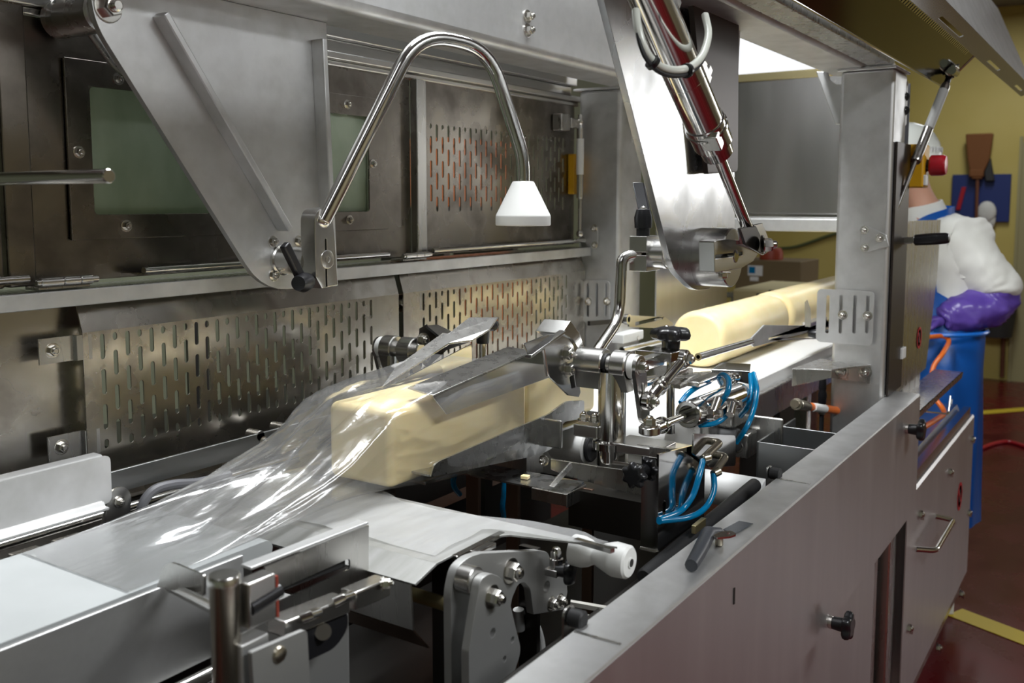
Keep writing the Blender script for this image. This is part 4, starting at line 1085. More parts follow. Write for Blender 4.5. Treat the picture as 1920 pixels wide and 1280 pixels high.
obj('barrel', lathe(B(), E0 + ax * s, ax, [(.03, 0), (.03, .017), (0, .017), (0, .023), (.002, .0245), (.042, .0245), (.043, .0235), (.047, .0235), (.048, .0245), (Lt * .55, .0245), (Lt * .56, .0225), (Lt * .60, .0225), (Lt * .62, .018), (Lt * .62, 0)], 32), M['polished_steel'], t)
for i, (px, py) in enumerate(((1335, 772), (1372, 756))):
    q = P(px, py, y=yc2 - .03)
    k = obj('elbow_fitting', lathe(B(), q + V((0, .016, -.004)), V((.15, -1, .1)), [(0, .012), (.02, .012), (.022, .010), (.034, .008)], 8), M['bolt_steel'], t)
    obj('fitting_neck', cyl(B(), q + V((0, -.002, 0)), q + V((.018, -.004, .022)) if i == 0 else q + V((-.02, -.004, -.018)), .0085, n=14, ch=.001), M['bolt_steel'], k)
# bridge bracket behind the cylinder
t = thing('bridge_bracket', 'folded polished bracket with pipe fittings behind the short cylinder', 'bracket', P(1370, 700, y=.70))
ztop = P(1370, 690, y=.72).z
p0, p1, p2, p3 = P(1334, 692, z=ztop), P(1406, 696, z=ztop), P(1408, 682, z=ztop), P(1352, 679, z=ztop)
obj('bracket_top', prism(B(), [p0, p1, p2, p3], (0, 0, -.004)), M['mirror_steel'], t, .001)
obj('bracket_front', prism(B(), [p0, p1, p1 + V((0, 0, -.028)), p0 + V((0, 0, -.014))], V((.003, .001, 0))), M['mirror_steel'], t, .001)
obj('bracket_leg', prism(B(), [P(1368, 705, y=.69), P(1382, 700, y=.69), P(1386, 748, y=.69), P(1366, 745, y=.69)], (0, .02, 0)), M['brushed_steel'], t, .001)
obj('pipe_fitting', lathe(B(), P(1364, 712, y=.675), P(1404, 702, y=.675) - P(1364, 712, y=.675), [(0, .006), (.02, .006), (.021, .009), (.03, .009), (.031, .007), (.04, .010), (.046, .010), (.05, .006), (.058, .006)], 16), M['polished_steel'], t)
obj('valve_plate', obox(B(), P(1320, 712, y=.69), (.055, 0, 0), (0, .012, 0), (0, 0, .005)), M['polished_steel'], t, .002)
# blue hoses
def hose(pts, label, r=.0052):
    b = tube(B(), spline(pts, 8), r, 12)
    return tag(obj('blue_hose', b, M['blue_hose']), label, 'hose', None)
hose([P(1276, 755, y=.70), P(1290, 738, y=.695), P(1308, 725, y=.69), P(1330, 715, y=.69)], 'short blue air hose arching up left of the bridge bracket')
hose([P(1350, 757, y=.63), P(1364, 735, y=.615), P(1366, 712, y=.62), P(1356, 702, y=.64), P(1348, 708, y=.655), P(1352, 718, y=.665)], 'blue air hose curling in a tight loop over the short cylinder')
hose([P(1312, 797, y=.66), P(1338, 794, y=.645), P(1355, 785, y=.635), P(1368, 770, y=.628)], 'blue air hose running under the barrel of the short cylinder')
hose([P(1407, 702, y=.66), P(1409, 735, y=.64), P(1403, 760, y=.64), P(1388, 780, y=.66)], 'inner of two blue air hoses dropping from the bridge bracket end')
hose([P(1413, 700, y=.66), P(1419, 730, y=.63), P(1414, 765, y=.62), P(1400, 800, y=.62), P(1380, 830, y=.64)], 'outer, longer blue air hose dropping from the bridge bracket end')
hose([P(1318, 862, y=.598), P(1310, 895, y=.595), P(1298, 930, y=.60), P(1275, 958, y=.61), P(1236, 974, y=.612)], 'left of two blue air hoses hanging from the brass elbows')
hose([P(1338, 888, y=.598), P(1338, 920, y=.592), P(1322, 952, y=.595), P(1290, 970, y=.605), P(1236, 977, y=.609)], 'right, looser blue air hose hanging from the brass elbows')
hose([P(853, 888, y=1.04), P(850, 902, y=1.04), P(853, 915, y=1.04), P(862, 926, y=1.045)], 'blue air hose in the dark gap under the cheese end')
hose([P(946, 902, y=.98), P(944, 930, y=.98), P(942, 950, y=.98), P(945, 970, y=.985)], 'blue air hose in the dark behind the thin brown upright')
# side block with slots
YS = .62
t = thing('side_block', 'dark polished steel housing with two slots below the short cylinder', 'housing', (1.45, .66, .95))
xa, za = 1.354, P(1231, 1033, y=YS).z
ol = [(xa, za), XZ(1380, 940, YS), XZ(1380, 830, YS), XZ(1320, 825, YS), (xa, P(1232, 852, y=YS).z)]
x_r = XZ(1318, 960, YS)[0]
ol = [(xa, za), (x_r, za), (x_r, P(1318, 830, y=YS).z), (xa, P(1232, 852, y=YS).z)]
def sl(px, py, w_=.006, h_=.013):
    q = P(px, py, y=YS); return rrect(q.x - w_, q.z - h_, q.x + w_, q.z + h_, .005)
obj('side_plate', sheet(B(), ol, [sl(1243, 952), sl(1268, 936)], .004, (0, YS, 0), (1, 0, 0), (0, 0, 1)), M['mirror_steel'], t)
obj('front_plate', box(B(), xa, xa + .004, YS + .002, YS + .028, za, P(1232, 860, y=YS).z), M['mirror_steel'], t)
obj('weld_seam', tube(B(), [(xa, YS + .028, za), (xa, YS, za), (xa + .002, YS - .002, za)], .003, 8), M['bolt_steel'], t)
obj('housing_body', box(B(), xa + .03, x_r - .004, YS + .03, .80, za + .0, P(1318, 905, y=YS).z), M['dark_steel'], t)
# hose plate with brass elbows
YE_ = .612
t = thing('hose_plate', 'rounded steel plate with two brass hose elbows beside the slotted housing', 'plate', P(1355, 850, y=YE_))
ol = [XZ(1300, 812, YE_), XZ(1378, 816, YE_), XZ(1378, 873, YE_), XZ(1330, 876, YE_), XZ(1298, 850, YE_)]
obj('plate', sheet(B(), round_poly(ol, [.002, .010, .010, .004, .002]), [], .003, (0, YE_, 0), (1, 0, 0), (0, 0, 1)), M['mirror_steel'], t)
for q_, e_ in (((1334, 827), (1318, 860)), ((1345, 853), (1338, 888))):
    a = P(*q_, y=YE_); c = P(*e_, y=YE_ - .014)
    obj('brass_elbow', tube(B(), [a, a + V((0, -.016, 0)), c], [.0066] * 9, 14, rad=.012), M['brass'], t)
    obj('brass_collar', cyl(B(), c + (a - c).normalized() * .012 + V((0, -.010, 0)), c, .0075, n=14, ch=.001), M['brass'], t)
# white roller and its bolt left of the column
t = thing('white_roller', 'thick white roller with dark end bolt left of the pivot column foot', 'roller', (1.44, .9, 1.05))
r0 = P(1106, 838, y=.915)
obj('roller_body', cyl(B(), r0 + V((0, .085, 0)), r0, .034, n=36, ch=.004), M['white_plastic'], t)
obj('end_cap', cyl(B(), r0, r0 + V((0, -.008, 0)), .030, n=30, ch=.003), M['black_rubber'], t)
obj('axle', cyl(B(), r0, r0 + V((0, -.035, 0)), .008), M['bolt_steel'], t)
obj('axle_nut', lathe(B(), r0 + V((0, -.022, 0)), (0, -1, 0), [(0, .014), (.012, .014), (.014, .011)], 6), M['bolt_steel'], t)
# tray beam in front of the roller
XT = 1.345
t = tray_root = thing('tray_beam', 'dull steel tray with long beam, gusset and folded ends below the trough', 'tray', (XT, .85, 1.03))
a, c = P(864, 886, x=XT), P(1064, 921, x=XT)
zt_ = a.z
obj('tray_plate', prism(B(), [(XT, a.y + .02, zt_), (XT, c.y, zt_), (XT + .075, c.y + .01, zt_), (XT + .075, a.y + .05, zt_)], (0, 0, -.003)), M['smeared_steel'], t)
obj('tray_lip', box(B(), XT - .003, XT, c.y, c.y + .07, zt_ - .022, zt_ - .001), M['brushed_steel'], t, .001)
obj('tray_end', obox(B(), (XT + .03, c.y - .0, zt_ - .012), (.033, 0, 0), (0, .0015, 0), (0, 0, .012)), M['brushed_steel'], t, .001)
XBm = XT + .077
p_ = [P(1032, 860, x=XBm), P(1120, 874, x=XBm), P(1240, 889, x=XBm), P(1240, 941, x=XBm), P(1060, 892, x=XBm), P(1032, 880, x=XBm)]
obj('beam_face', prism(B(), p_, (.004, 0, 0)), M['brushed_steel'], t, .001)
gp = [P(1028, 910, x=XT), P(1068, 866, x=XBm), P(1071, 876, x=XBm), P(1036, 913, x=XT)]
obj('gusset', prism(B(), gp, (0, -.003, 0)), M['brushed_steel'], t, .0005)
obj('beam_end', obox(B(), P(1238, 912, x=XBm - .02), (.022, 0, 0), (0, .002, 0), (0, 0, .03)), M['brushed_steel'], t, .001)
bolt(t, P(1020, 863, x=XBm - .001), (-1, 0, 0), .007, .007)
for i, (x_, y_, z0_, w_) in enumerate(((1.36, .985, .641, .014), (1.37, .905, .641, .013), (1.40, .77, .641, .010))):
    obj('tray_leg', box(B(), x_ - .004, x_ + .004, y_ - w_, y_ + w_, z0_, zt_ - .0035), M['rust_steel'], t, .001)
bolt(t, P(1084, 942, x=1.395), (-.5, -1, 0), .008, .008)
# crumb of cheese
q = P(985, 897, z=zt_ + .001)
tag(obj('cheese_crumb', obox(B(), q + V((0, 0, .0032)), (.006, .001, 0), (-.001, .007, 0), (0, 0, .003)), M['cheese'], bevel=.001), 'tiny yellow cheese crumb lying on the dull tray', 'crumb')
# black knob below
q = P(1186, 893, x=1.325)
kn = obj('star_knob', star_knob(B(), q + V((.03, 0, 0)), (-1, .0, 0), .0225, .016, 7, .016, .009), M['black_plastic'], tray_root)
obj('stud', cyl(B(), q + V((.03, 0, 0)), q + V((.100, .0, .0)), .006), M['bolt_steel'], kn)
obj('stud_plate', obox(B(), q + V((.092, .0, -.004)), (.0015, 0, 0), (0, .014, 0), (0, 0, .03)), M['brushed_steel'], kn)
# black rod and floor strips
t = thing('black_rod', 'thick black rod lying along the inside of the guard panel', 'rod', (1.7, .585, .99))
q0, q1 = P(1318, 990, y=.60), P(1414, 910, y=.60)
obj('rod_body', cyl(B(), q0 + (q0 - q1) * .9, q1 + (q1 - q0) * .02, .0135, n=24, ch=.003), M['black_rubber'], t)
obj('rod_clamp', obox(B(), P(1310, 985, y=.585), (q1 - q0).normalized() * .022, (0, .004, 0), (0, 0, .007)), M['brass_trim'], t, .001)
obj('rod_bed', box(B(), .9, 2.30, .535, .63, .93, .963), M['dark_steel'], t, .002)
# compartment tray
zc = 1.028
t = thing('compartment_tray', 'open grey steel compartment tray with a divider inside the guard panel', 'tray', (1.95, .63, .93))
a = P(1422, 828, z=zc); 
x0, y1 = a.x, a.y
x1 = P(1474, 800, z=zc).x; y0 = .535
obj('end_wall', box(B(), x0, x0 + .003, y0, y1, .90, zc), M['satin_grey'], t, .001)
obj('divider', box(B(), x1, x1 + .003, y0, y1, .90, zc), M['satin_grey'], t, .001)
obj('side_wall', box(B(), x0 - .001, x1 + .10, y1, y1 + .004, .88, zc + .001), M['satin_grey'], t, .002)
obj('tray_floor', box(B(), x0, x1 + .10, y0, y1, .897, .90), M['satin_grey'], t)
# orange cable with brass gland, grey cables, black sensor
t = thing('orange_cable', 'orange cable leaving a brass gland and dropping behind the guard panel', 'cable', P(1512, 762, y=.66))
obj('cable_run', tube(B(), spline([P(1508, 761, y=.66), P(1540, 765, y=.655), P(1578, 772, y=.64), P(1600, 786, y=.62), P(1616, 806, y=.60)], 8), .0105, 14), M['orange_cable'], t)
obj('cable_sleeve', tube(B(), [P(1524, 763, y=.655), P(1546, 766, y=.651)], .0109, 14), M['label_white'], t)
g0, g1 = P(1490, 757, y=.66), P(1514, 762, y=.66)
obj('gland', lathe(B(), g0, g1 - g0, [(0, .010), (.01, .010), (.011, .0145), (.02, .0145), (.021, .012), (.028, .012), (.029, .0135), ((g1-g0).length, .012)], 14), M['brass'], t)
t = thing('orange_hose', 'orange hose rising in a bend above the side shelf in front of the apron', 'hose', P(1750, 680, y=.60))
obj('hose_run', tube(B(), spline([P(1738, 632, y=.62), P(1768, 630, y=.58), P(1779, 640, y=.56), P(1768, 662, y=.56), P(1752, 684, y=.58), P(1746, 705, y=.585)], 8), .0085, 12), M['orange_cable'], t)
obj('hose_run', tube(B(), spline([P(1752, 745, y=.56), P(1770, 772, y=.52), P(1756, 786, y=.51), P(1720, 808, y=.505), P(1690, 830, y=.505)], 8), .0085, 12), M['orange_cable'], t)
t = thing('sensor_plug', 'black sensor plug hanging under the sensor bracket', 'sensor', P(1544, 740, y=.70))
q = P(1543, 708, y=.70); dz = V((0, 0, -1))
obj('plug_body', lathe(B(), q, dz, [(0, .008), (.012, .0095), (.03, .0105), (.034, .009), (.046, .012), (.068, .011), (.08, .007)], 16), M['black_plastic'], t)
obj('plug_thread', lathe(B(), q + dz * .08, dz, [(0, .009), (.02, .009)], 16), M['bolt_steel'], t)
obj('plug_cable', tube(B(), [q + dz * .10, q + dz * .20], .0065, 10), M['black_rubber'], t)
def cable(pts, label):
    return tag(obj('grey_cable', tube(B(), spline(pts, 8), .0055, 10), M['grey_cable']), label, 'cable')
cable([P(1531, 697, y=.72), P(1556, 701, y=.70), P(1590, 707, y=.66), P(1604, 725, y=.65), P(1612, 752, y=.64), P(1620, 785, y=.62)], 'upper grey cable curving from the sensor bracket past the front post')
cable([P(1562, 703, y=.71), P(1585, 728, y=.68), P(1606, 752, y=.65), P(1616, 780, y=.63)], 'lower straight grey cable under the sensor bracket')
# tape and key on the rail
t = thing('taped_latch', 'dark blue tape wrapped over a small key latch on the guard panel top', 'latch', P(1340, 1020, z=1.052))
zr = 1.052
obj('tape_strip', prism(B(), [P(1356, 993, z=zr), P(1386, 977, z=zr), P(1412, 982, z=zr), P(1374, 1003, z=zr)], (0, 0, .001)), M['blue_tape'], t)
a, b_ = P(1326, 1004, z=zr + .014), P(1296, 1064, z=zr + .004)
obj('tape_roll', tube(B(), [P(1350, 996, z=zr + .012), P(1328, 1000, z=zr + .016), P(1310, 1036, z=zr + .012), P(1296, 1060, z=zr + .009)], [.006, .011, .010, .009], 12), M['blue_tape'], t)
obj('key_stud', cyl(B(), P(1348, 1022, z=zr - .001), P(1348, 1022, z=zr - .001) + V((0, 0, .018)), .006, ch=.001), M['brass'], t)
q = P(1362, 1002, z=zr + .02)
obj('key_head', sheet(B(), round_poly([(-.022, -.006), (.0, -.009), (.014, -.006), (.014, .006), (0, .009), (-.022, .003)], .004), [circ(.004, 0, .003)], .003, q, (.8, -.5, 0), (.5, .8, 0.1)), M['bolt_steel'], t)
# ================================================================ outfeed conveyor, film table and foreground fittings
t = thing('outfeed_conveyor', 'pale grey outfeed belt conveyor at the lower left', 'conveyor', (.3, 1.07, 0))
b = B(); prof = []
xn = .842
for k in range(7):
    a = math.radians(90 - 180 * k / 6); prof.append((xn + .012 * math.cos(a), 1.10 - .012 + .012 * math.sin(a)))
prism(b, [(-.6, .952, 1.10)] + [(x, .952, z) for x, z in prof] + [(-.6, .952, 1.076)], (0, .228, 0))
obj('belt', b, M['belt_grey'], t)
obj('belt_bed', box(B(), -.6, xn - .02, .957, 1.175, 1.04, 1.075), M['brushed_steel'], t)
obj('near_side', box(B(), -.6, xn - .05, .938, .944, .985, 1.0995), M['blasted_steel'], t, .001)
obj('far_side', box(B(), -.6, xn - .02, 1.186, 1.192, 1.03, 1.096), M['brushed_steel'], t, .001)
obj('side_rod', cyl(B(), (-.6, .93, .97), (xn - .1, .93, .97), .010), M['polished_steel'], t)
for i, x in enumerate((.20, .655, .715)):
    obj('edge_clip', box(B(), x - .05 if i == 0 else x - .02, x + .02, 1.192, 1.212, 1.075, 1.094), M['brushed_steel'], t, .003)
for x in (.05,):
    for y in (.97, 1.16): obj('leg', box(B(), x - .02, x + .02, y - .02, y + .02, 0, 1.04), M['brushed_steel'], t)
# far guide trough, top left
t = thing('side_trough', 'rounded pale steel side guide at the left edge behind the belt', 'guide', (.5, 1.235, 1.1))
xe = .795
ol = round_poly([(-.4, 1.118), (xe, 1.118), (xe, 1.188), (-.4, 1.188)], [0, .012, .010, 0])
obj('guide_face', sheet(B(), ol, [], .004, (0, 1.222, 0), (1, 0, 0), (0, 0, 1)), M['blasted_steel'], t)
obj('guide_top', path_sheet(B(), [(-.4, 1.2235, 1.184), (-.4, 1.224, 1.1885), (-.4, 1.228, 1.190), (-.4, 1.245, 1.190)], .002, (xe + .39, 0, 0)), M['blasted_steel'], t)
obj('guide_foot', path_sheet(B(), [(-.4, 1.220, 1.122), (-.4, 1.216, 1.115), (-.4, 1.205, 1.114)], .003, (xe + .385, 0, 0)), M['blasted_steel'], t)
q = P(222, 940, y=1.235)
k = obj('pivot_ear', sheet(B(), [(q.x + .02 * math.cos(a), q.z + .022 * math.sin(a)) for a in (math.radians(d) for d in range(0, 181, 15))] + [(q.x - .03, q.z - .03), (q.x + .016, q.z - .03)], [], .004, (0, 1.235, 0), (1, 0, 0), (0, 0, 1)), M['brushed_steel'], t)
bolt(k, (q.x, 1.232, q.z), (0, -1, 0), .006, .006)
# far rail
t = thing('far_side_rail', 'long dull flat rail behind the bag below the perforated panel', 'rail', (1.1, 1.33, 1.06))
obj('rail_face', box(B(), -.3, 1.40, 1.328, 1.334, 1.092, 1.128), M['satin_grey'], t, .001)
obj('rail_rod', cyl(B(), (-.3, 1.27, 1.085), (1.25, 1.27, 1.085), .007), M['polished_steel'], t)
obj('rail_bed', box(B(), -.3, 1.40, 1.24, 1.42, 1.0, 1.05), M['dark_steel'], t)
for px, py in ((484, 816), (529, 802)):
    q = P(px, py, y=1.335)
    obj('rail_hook', cyl(B(), (q.x, 1.328, q.z), (q.x, 1.36, q.z), .010, ch=.001), M['brushed_steel'], t)
q = P(494, 826, y=1.327)
bolt(t, q, (0, -1, 0), .006, .006)
# grooved drive belts at the back of the film table
t = thing('drive_belt', 'dark ribbed drive belt loop behind the left end of the bag', 'belt', (.95, 1.24, 1.05))
for i in range(3):
    y = 1.205 + i * .016
    pts = [P(262 - 0, 968, y=y), P(270, 940, y=y), P(290, 918, y=y), P(325, 908, y=y), P(372, 904, y=y), P(430, 890, y=y)]
    obj('belt_rib', tube(B(), spline(pts, 6), .0075, 10), M['grey_rubber'], t)
# film table
t = thing('film_table', 'pale film table with bent nose and wing between the belt and the tray', 'table', (1.0, .95, .6))
x0, x1 = .914, 1.092
n0 = P(785, 1091, y=.72)
b = B()
pts = [(x0, .72, 1.096), (x0, 1.225, 1.096), (x1, 1.225, 1.096), (x1, .556, 1.096), (1.052, .70, 1.096), (1.03, .72, 1.096)]
prism(b, pts, (0, 0, -.003))
obj('table_plate', b, M['satin_white'], t, .0005)
obj('nose', prism(B(), [(x0, .72, 1.096), (x0, 1.225, 1.096), (n0.x - .008, 1.225, n0.z), (n0.x - .008, .72, n0.z)], (.003, 0, -.003)), M['satin_white'], t, .0005)
obj('apron', prism(B(), [(n0.x - .004, .73, n0.z - .004), (n0.x - .004, 1.2, n0.z - .004), (n0.x + .0, 1.2, n0.z - .065), (n0.x + .0, .73, n0.z - .065)], (.003, 0, 0)), M['brushed_steel'], t, .0005)
obj('apron_lip', prism(B(), [(n0.x + .0, .73, n0.z - .066), (n0.x + .0, 1.2, n0.z - .066), (n0.x + .03, 1.2, n0.z - .10), (n0.x + .03, .73, n0.z - .10)], (.003, 0, 0)), M['rust_steel'], t)
obj('edge_bar', obox(B(), V((1.0, .715, 1.094)), (.055, 0, .0), (0, .005, 0), (0, 0, .003)), M['polished_steel'], t, .001)
obj('wing_edge', obox(B(), V((x1 - .012, .585, 1.0955)), (.004, .03, 0), (-.004, .001, 0), (0, 0, .003)), M['polished_steel'], t)
obj('cross_shaft', cyl(B(), (.925, .70, 1.04), (.925, 1.15, 1.04), .009), M['brass_trim'], t)
for y in (.76, 1.18):
    obj('table_leg', box(B(), .98, 1.02, y - .02, y + .02, .641, 1.092), M['dark_steel'], t)
# loose film on the table
b = B(); nx, ny = 22, 26; grid = []
rr = random.Random(3)
for i in range(nx + 1):
    row = []
    for j in range(ny + 1):
        u, v_ = i / nx, j / ny
        x = .93 + u * (.165 + .02 * math.sin(v_ * 9)); ya_ = .735 - .165 * min(1, max(0, (x - 1.04) / .045)); y = ya_ + v_ * (1.13 - ya_)
        z = 1.0968 + .0016 * (1 + math.sin(x * 70 + y * 38 + 2 * math.sin(y * 21))) + .003 * max(0, math.sin(u * 3.1)) * max(0, math.sin(v_ * 5 + u * 3)) 
        row.append(b.verts.new((x, y, z)))
    grid.append(row)
for i in range(nx):
    for j in range(ny): b.faces.new((grid[i][j], grid[i+1][j], grid[i+1][j+1], grid[i][j+1]))
tag(obj('film_sheet', b, M['film'], smooth=80), 'thin clear film sheet lying wrinkled over the pale table', 'film')
# grey side plates with lever
YG = .69
t = thing('side_plate', 'thick grey side plate with arched cut-out and bolts below the film table', 'plate', (1.02, YG, .8))
ol = [XZ(840, 1290, YG), XZ(838, 1110, YG), XZ(848, 1062, YG), XZ(872, 1042, YG), XZ(896, 1035, YG), XZ(1006, 1030, YG), XZ(1020, 1033, YG), XZ(1034, 1064, YG), XZ(1056, 1086, YG), XZ(1058, 1108, YG), XZ(1050, 1141, YG), XZ(994, 1150, YG), XZ(988, 1102, YG), XZ(977, 1089, YG), XZ(965, 1093, YG), XZ(954, 1118, YG), XZ(948, 1150, YG), XZ(940, 1290, YG)]
q = P(1019, 1098, y=YG)
obj('plate', sheet(B(), round_poly(ol, [0, .01, .012, .012, .004, .004, .006, .006, .003, .002, .002, .002, .006, .006, .006, .004, .004, 0]), [circ(q.x, q.z, .0085)], .012, (0, YG, 0), (1, 0, 0), (0, 0, 1), .001), M['cast_grey'], t)
bolt(t, P(957, 1070, y=YG - .006), (0, -1, 0), .0125, .012)
for px, py in ((1033, 1131), (1049, 1126)):
    bolt(t, P(px, py, y=YG - .006), (0, -1, 0), .0075, .008)
obj('cap_strip', obox(B(), P(900, 1028, y=YG + .02), (.022, 0, 0), (0, .012, 0), (0, 0, .004)), M['polished_steel'], t, .002)
YL = .655
t = thing('lever_plate', 'tapered grey lever plate with holes bolted before the side plate', 'lever', (.98, YL, .8))
ol = [XZ(872, 1290, YL), XZ(872, 1220, YL), XZ(893, 1084, YL), XZ(911, 1072, YL), XZ(930, 1078, YL), XZ(942, 1096, YL), XZ(958, 1165, YL), XZ(971, 1217, YL), XZ(949, 1285, YL)]
hs = []
for px, py, r in ((917, 1184, .006), (954, 1197, .004), (939, 1233, .004)):
    q = P(px, py, y=YL); hs.append(circ(q.x, q.z, r))
obj('plate', sheet(B(), round_poly(ol, [0, .003, .012, .012, .012, .012, .003, .012, .003]), hs, .012, (0, YL, 0), (1, 0, 0), (0, 0, 1), .001), M['cast_grey'], t)
q = P(922, 1118, y=YL - .006); bolt(t, q, (0, -1, 0), .0105, .012)
obj('spacer', cyl(B(), P(893, 1090, y=YL + .006), P(893, 1090, y=YL + .006) + V((0, .022, 0)), .018, n=28, ch=.001), M['machined_steel'], t)
t = thing('grease_nipple', 'tiny domed nut on a block with a black knob right of the side plate', 'fitting', P(1043, 1050, y=.66))
q = P(1043, 1068, y=.66)
obj('block', obox(B(), q, (.016, 0, 0), (0, .010, 0), (0, 0, .005)), M['machined_steel'], t, .001)
obj('domed_nut', lathe(B(), q + V((0, 0, .005)), (0, 0, 1), [(0, .010), (.012, .010), (.013, .008), (.022, .008), (.027, .005), (.029, 0)], 12), M['polished_steel'], t)
k0 = P(1062, 1068, y=.645)
obj('black_knob', star_knob(B(), k0 + V((-.01, .012, 0)), V((.35, -1, 0)), .021, .014, 5, .014, .008), M['black_plastic'], t)
t = thing('grey_cable_lead', 'grey cable with plug curving down beside the lever plate', 'cable', P(990, 1150, y=.70))
obj('cable_run', tube(B(), spline([P(976, 1148, y=.715), P(992, 1152, y=.71), P(1008, 1175, y=.70), P(1017, 1210, y=.69), P(1016, 1250, y=.685)], 8), .0045, 10), M['grey_cable'], t)
obj('cable_plug', cyl(B(), P(972, 1142, y=.715), P(974, 1180, y=.715), .008, n=14), M['cast_grey'], t)
# white bobbin rollers
t = thing('bobbin_roller', 'white waisted bobbin roller under the right tip of the film table', 'roller', P(1170, 1056, x=1.11))
e = P(1184, 1055, x=1.11)
obj('roller_body', lathe(B(), e, (0, 1, 0), [(0, .0), (0, .007), (.002, .007), (.002, .0195), (.005, .0225), (.024, .0235), (.030, .022), (.052, .014), (.056, .014), (.064, .019), (.074, .0215), (.088, .0215)], 36), M['white_plastic'], t)
obj('axle_end', cyl(B(), e + V((0, .003, 0)), e + V((0, -.0005, 0)), .0055, n=14), M['dark_inside'], t)
t = thing('stay_bracket', 'dim steel stay bracket carrying the white bobbin roller', 'bracket', (1.1, .66, .9))
obj('stay', box(B(), 1.105, 1.115, .69, .72, .80, 1.06), M['dark_steel'], t)
for i, (pz, lab) in enumerate(((.90, 'upper pale flat strap in the dark beside the guard panel'), (.875, 'lower pale flat strap in the dark beside the guard panel'))):
    a = P(1070, 1130 + 22 * i, y=.72); c = P(1170, 1148 + 22 * i, y=.56)
    b = obox(B(), (a + c) / 2, (c - a) / 2, (.004, .002, 0), (0, 0, .0035))
    tag(obj('pale_strap', b, M['ivory_plastic']), lab, 'strap')

# foreground guide posts
YQ = .80
t = thing('guide_fence', 'dark blurred guide fence plate with a long slot in the foreground', 'guide', (.8, YQ, 1.05))
ol = [XZ(496, 1062, YQ), XZ(690, 984, YQ), XZ(689, 1112, YQ), XZ(500, 1172, YQ)]
zA, zB = P(508, 1102, y=YQ), P(655, 1048, y=YQ)
obj('fence_plate', sheet(B(), ol, [rrect(P(520, 1100, y=YQ).x, zB.z - .012, P(655, 1050, y=YQ).x, zB.z + .002, .005)], .003, (0, YQ, 0), (1, 0, 0), (0, 0, 1)), M['brushed_steel'], t)
a, c = P(470, 1066, y=YQ), P(690, 980, y=YQ)
obj('fence_lip', obox(B(), (a + c) / 2 + V((0, .008, 0)), (c - a) / 2, (0, .009, 0), (0, 0, .0018)), M['blasted_steel'], t, .001)
obj('slot_rail', obox(B(), (zA + zB) / 2 + V((0, .012, 0)), (zB - zA) / 2, (0, .006, 0), (0, 0, .012)), M['black_rubber'], t, .002)
t = thing('guide_post', 'blurred round steel post with cap and clamp in the left foreground', 'post', (.52, .74, .7))
q = P(420, 1085, y=.74)
obj('post_rod', cyl(B(), (q.x, q.y, .80), (q.x, q.y, q.z), .0145, n=28, ch=.002), M['brown_steel'], t)
obj('post_cap', lathe(B(), q, (0, 0, 1), [(-.004, .0165), (.002, .0165), (.005, .0145), (.005, 0)], 28), M['machined_steel'], t)
obj('clamp_jaw', obox(B(), q + V((.035, -.006, -.032)), (.018, 0, 0), (0, .010, 0), (0, 0, .024)), M['machined_steel'], t, .002)
obj('clamp_screw', cyl(B(), q + V((.02, -.012, -.035)), q + V((.06, -.012, -.03)), .008), M['black_plastic'], t)
obj('red_tab', obox(B(), q + V((.0545, -.010, -.034)), (.0015, 0, 0), (0, .006, 0), (0, 0, .022)), M['rust_red'], t)
obj('cross_rod', cyl(B(), P(320, 1100, y=.93), (q.x + .0, q.y + .012, q.z - .035), .006), M['machined_steel'], t)
obj('forked_foot', obox(B(), q + V((.02, -.008, -.10)), (.018, 0, 0), (0, .012, 0), (0, 0, .035)), M['blasted_steel'], t, .002)
t = thing('guide_end_plate', 'small rounded end plate standing beside the belt in the left foreground', 'plate', (.66, .9, 1.1))
xq = P(320, 1060, y=.90).x
e0, e1, e2, e3 = P(296, 1100, x=xq), P(312, 1048, x=xq), P(385, 1078, x=xq), P(384, 1116, x=xq)
pts2 = round_poly([(-e0.y, e0.z), (-e3.y, e3.z), (-e2.y, e2.z), (-e1.y, e1.z)], [.002, .002, .004, .02])
obj('plate', sheet(B(), pts2, [], .003, (xq, 0, 0), (0, -1, 0), (0, 0, 1)), M['brushed_steel'], t)
t = thing('clamp_bar', 'jointed grey toggle bar with bright clip in the lower left foreground', 'clamp', (.75, .74, 1.0))
a, c = P(518, 1176, y=.735), P(640, 1128, y=.735)
obj('bar_body', obox(B(), (a + c) / 2, (c - a) / 2, (0, .014, 0), (0, 0, .009)), M['machined_steel'], t, .002)
a2, c2 = P(652, 1124, y=.735), P(718, 1096, y=.735)
obj('bar_tip', obox(B(), (a2 + c2) / 2, (c2 - a2) / 2, (0, .012, 0), (0, 0, .011)), M['machined_steel'], t, .002)
bolt(t, P(717, 1094, y=.72), (.6, -1, .1), .006, .008)
obj('clip', tube(B(), [P(626, 1130, y=.72), P(642, 1122, y=.715), P(658, 1116, y=.72)], .006, 12), M['polished_steel'], t)
obj('clip', tube(B(), [P(566, 1160, y=.72), P(580, 1154, y=.715), P(596, 1148, y=.72)], .006, 12), M['polished_steel'], t)
t = thing('lower_bracket', 'black bracket plate with round boss below the jointed toggle bar', 'bracket', (.74, .73, .95))
ol = [XZ(570, 1165, .73), XZ(648, 1136, .73), XZ(650, 1178, .73), XZ(626, 1214, .73), XZ(570, 1240, .73)]
obj('bracket_plate', sheet(B(), round_poly(ol, [.002, .004, .01, .012, .002]), [], .004, (0, .73, 0), (1, 0, 0), (0, 0, 1)), M['black_plastic'], t)
obj('boss', cyl(B(), P(606, 1184, y=.728), P(606, 1184, y=.722), .009), M['machined_steel'], t)
t = thing('mount_plate', 'grey rounded mount plate with one screw at the bottom of the left foreground', 'plate', (.62, .71, .95))
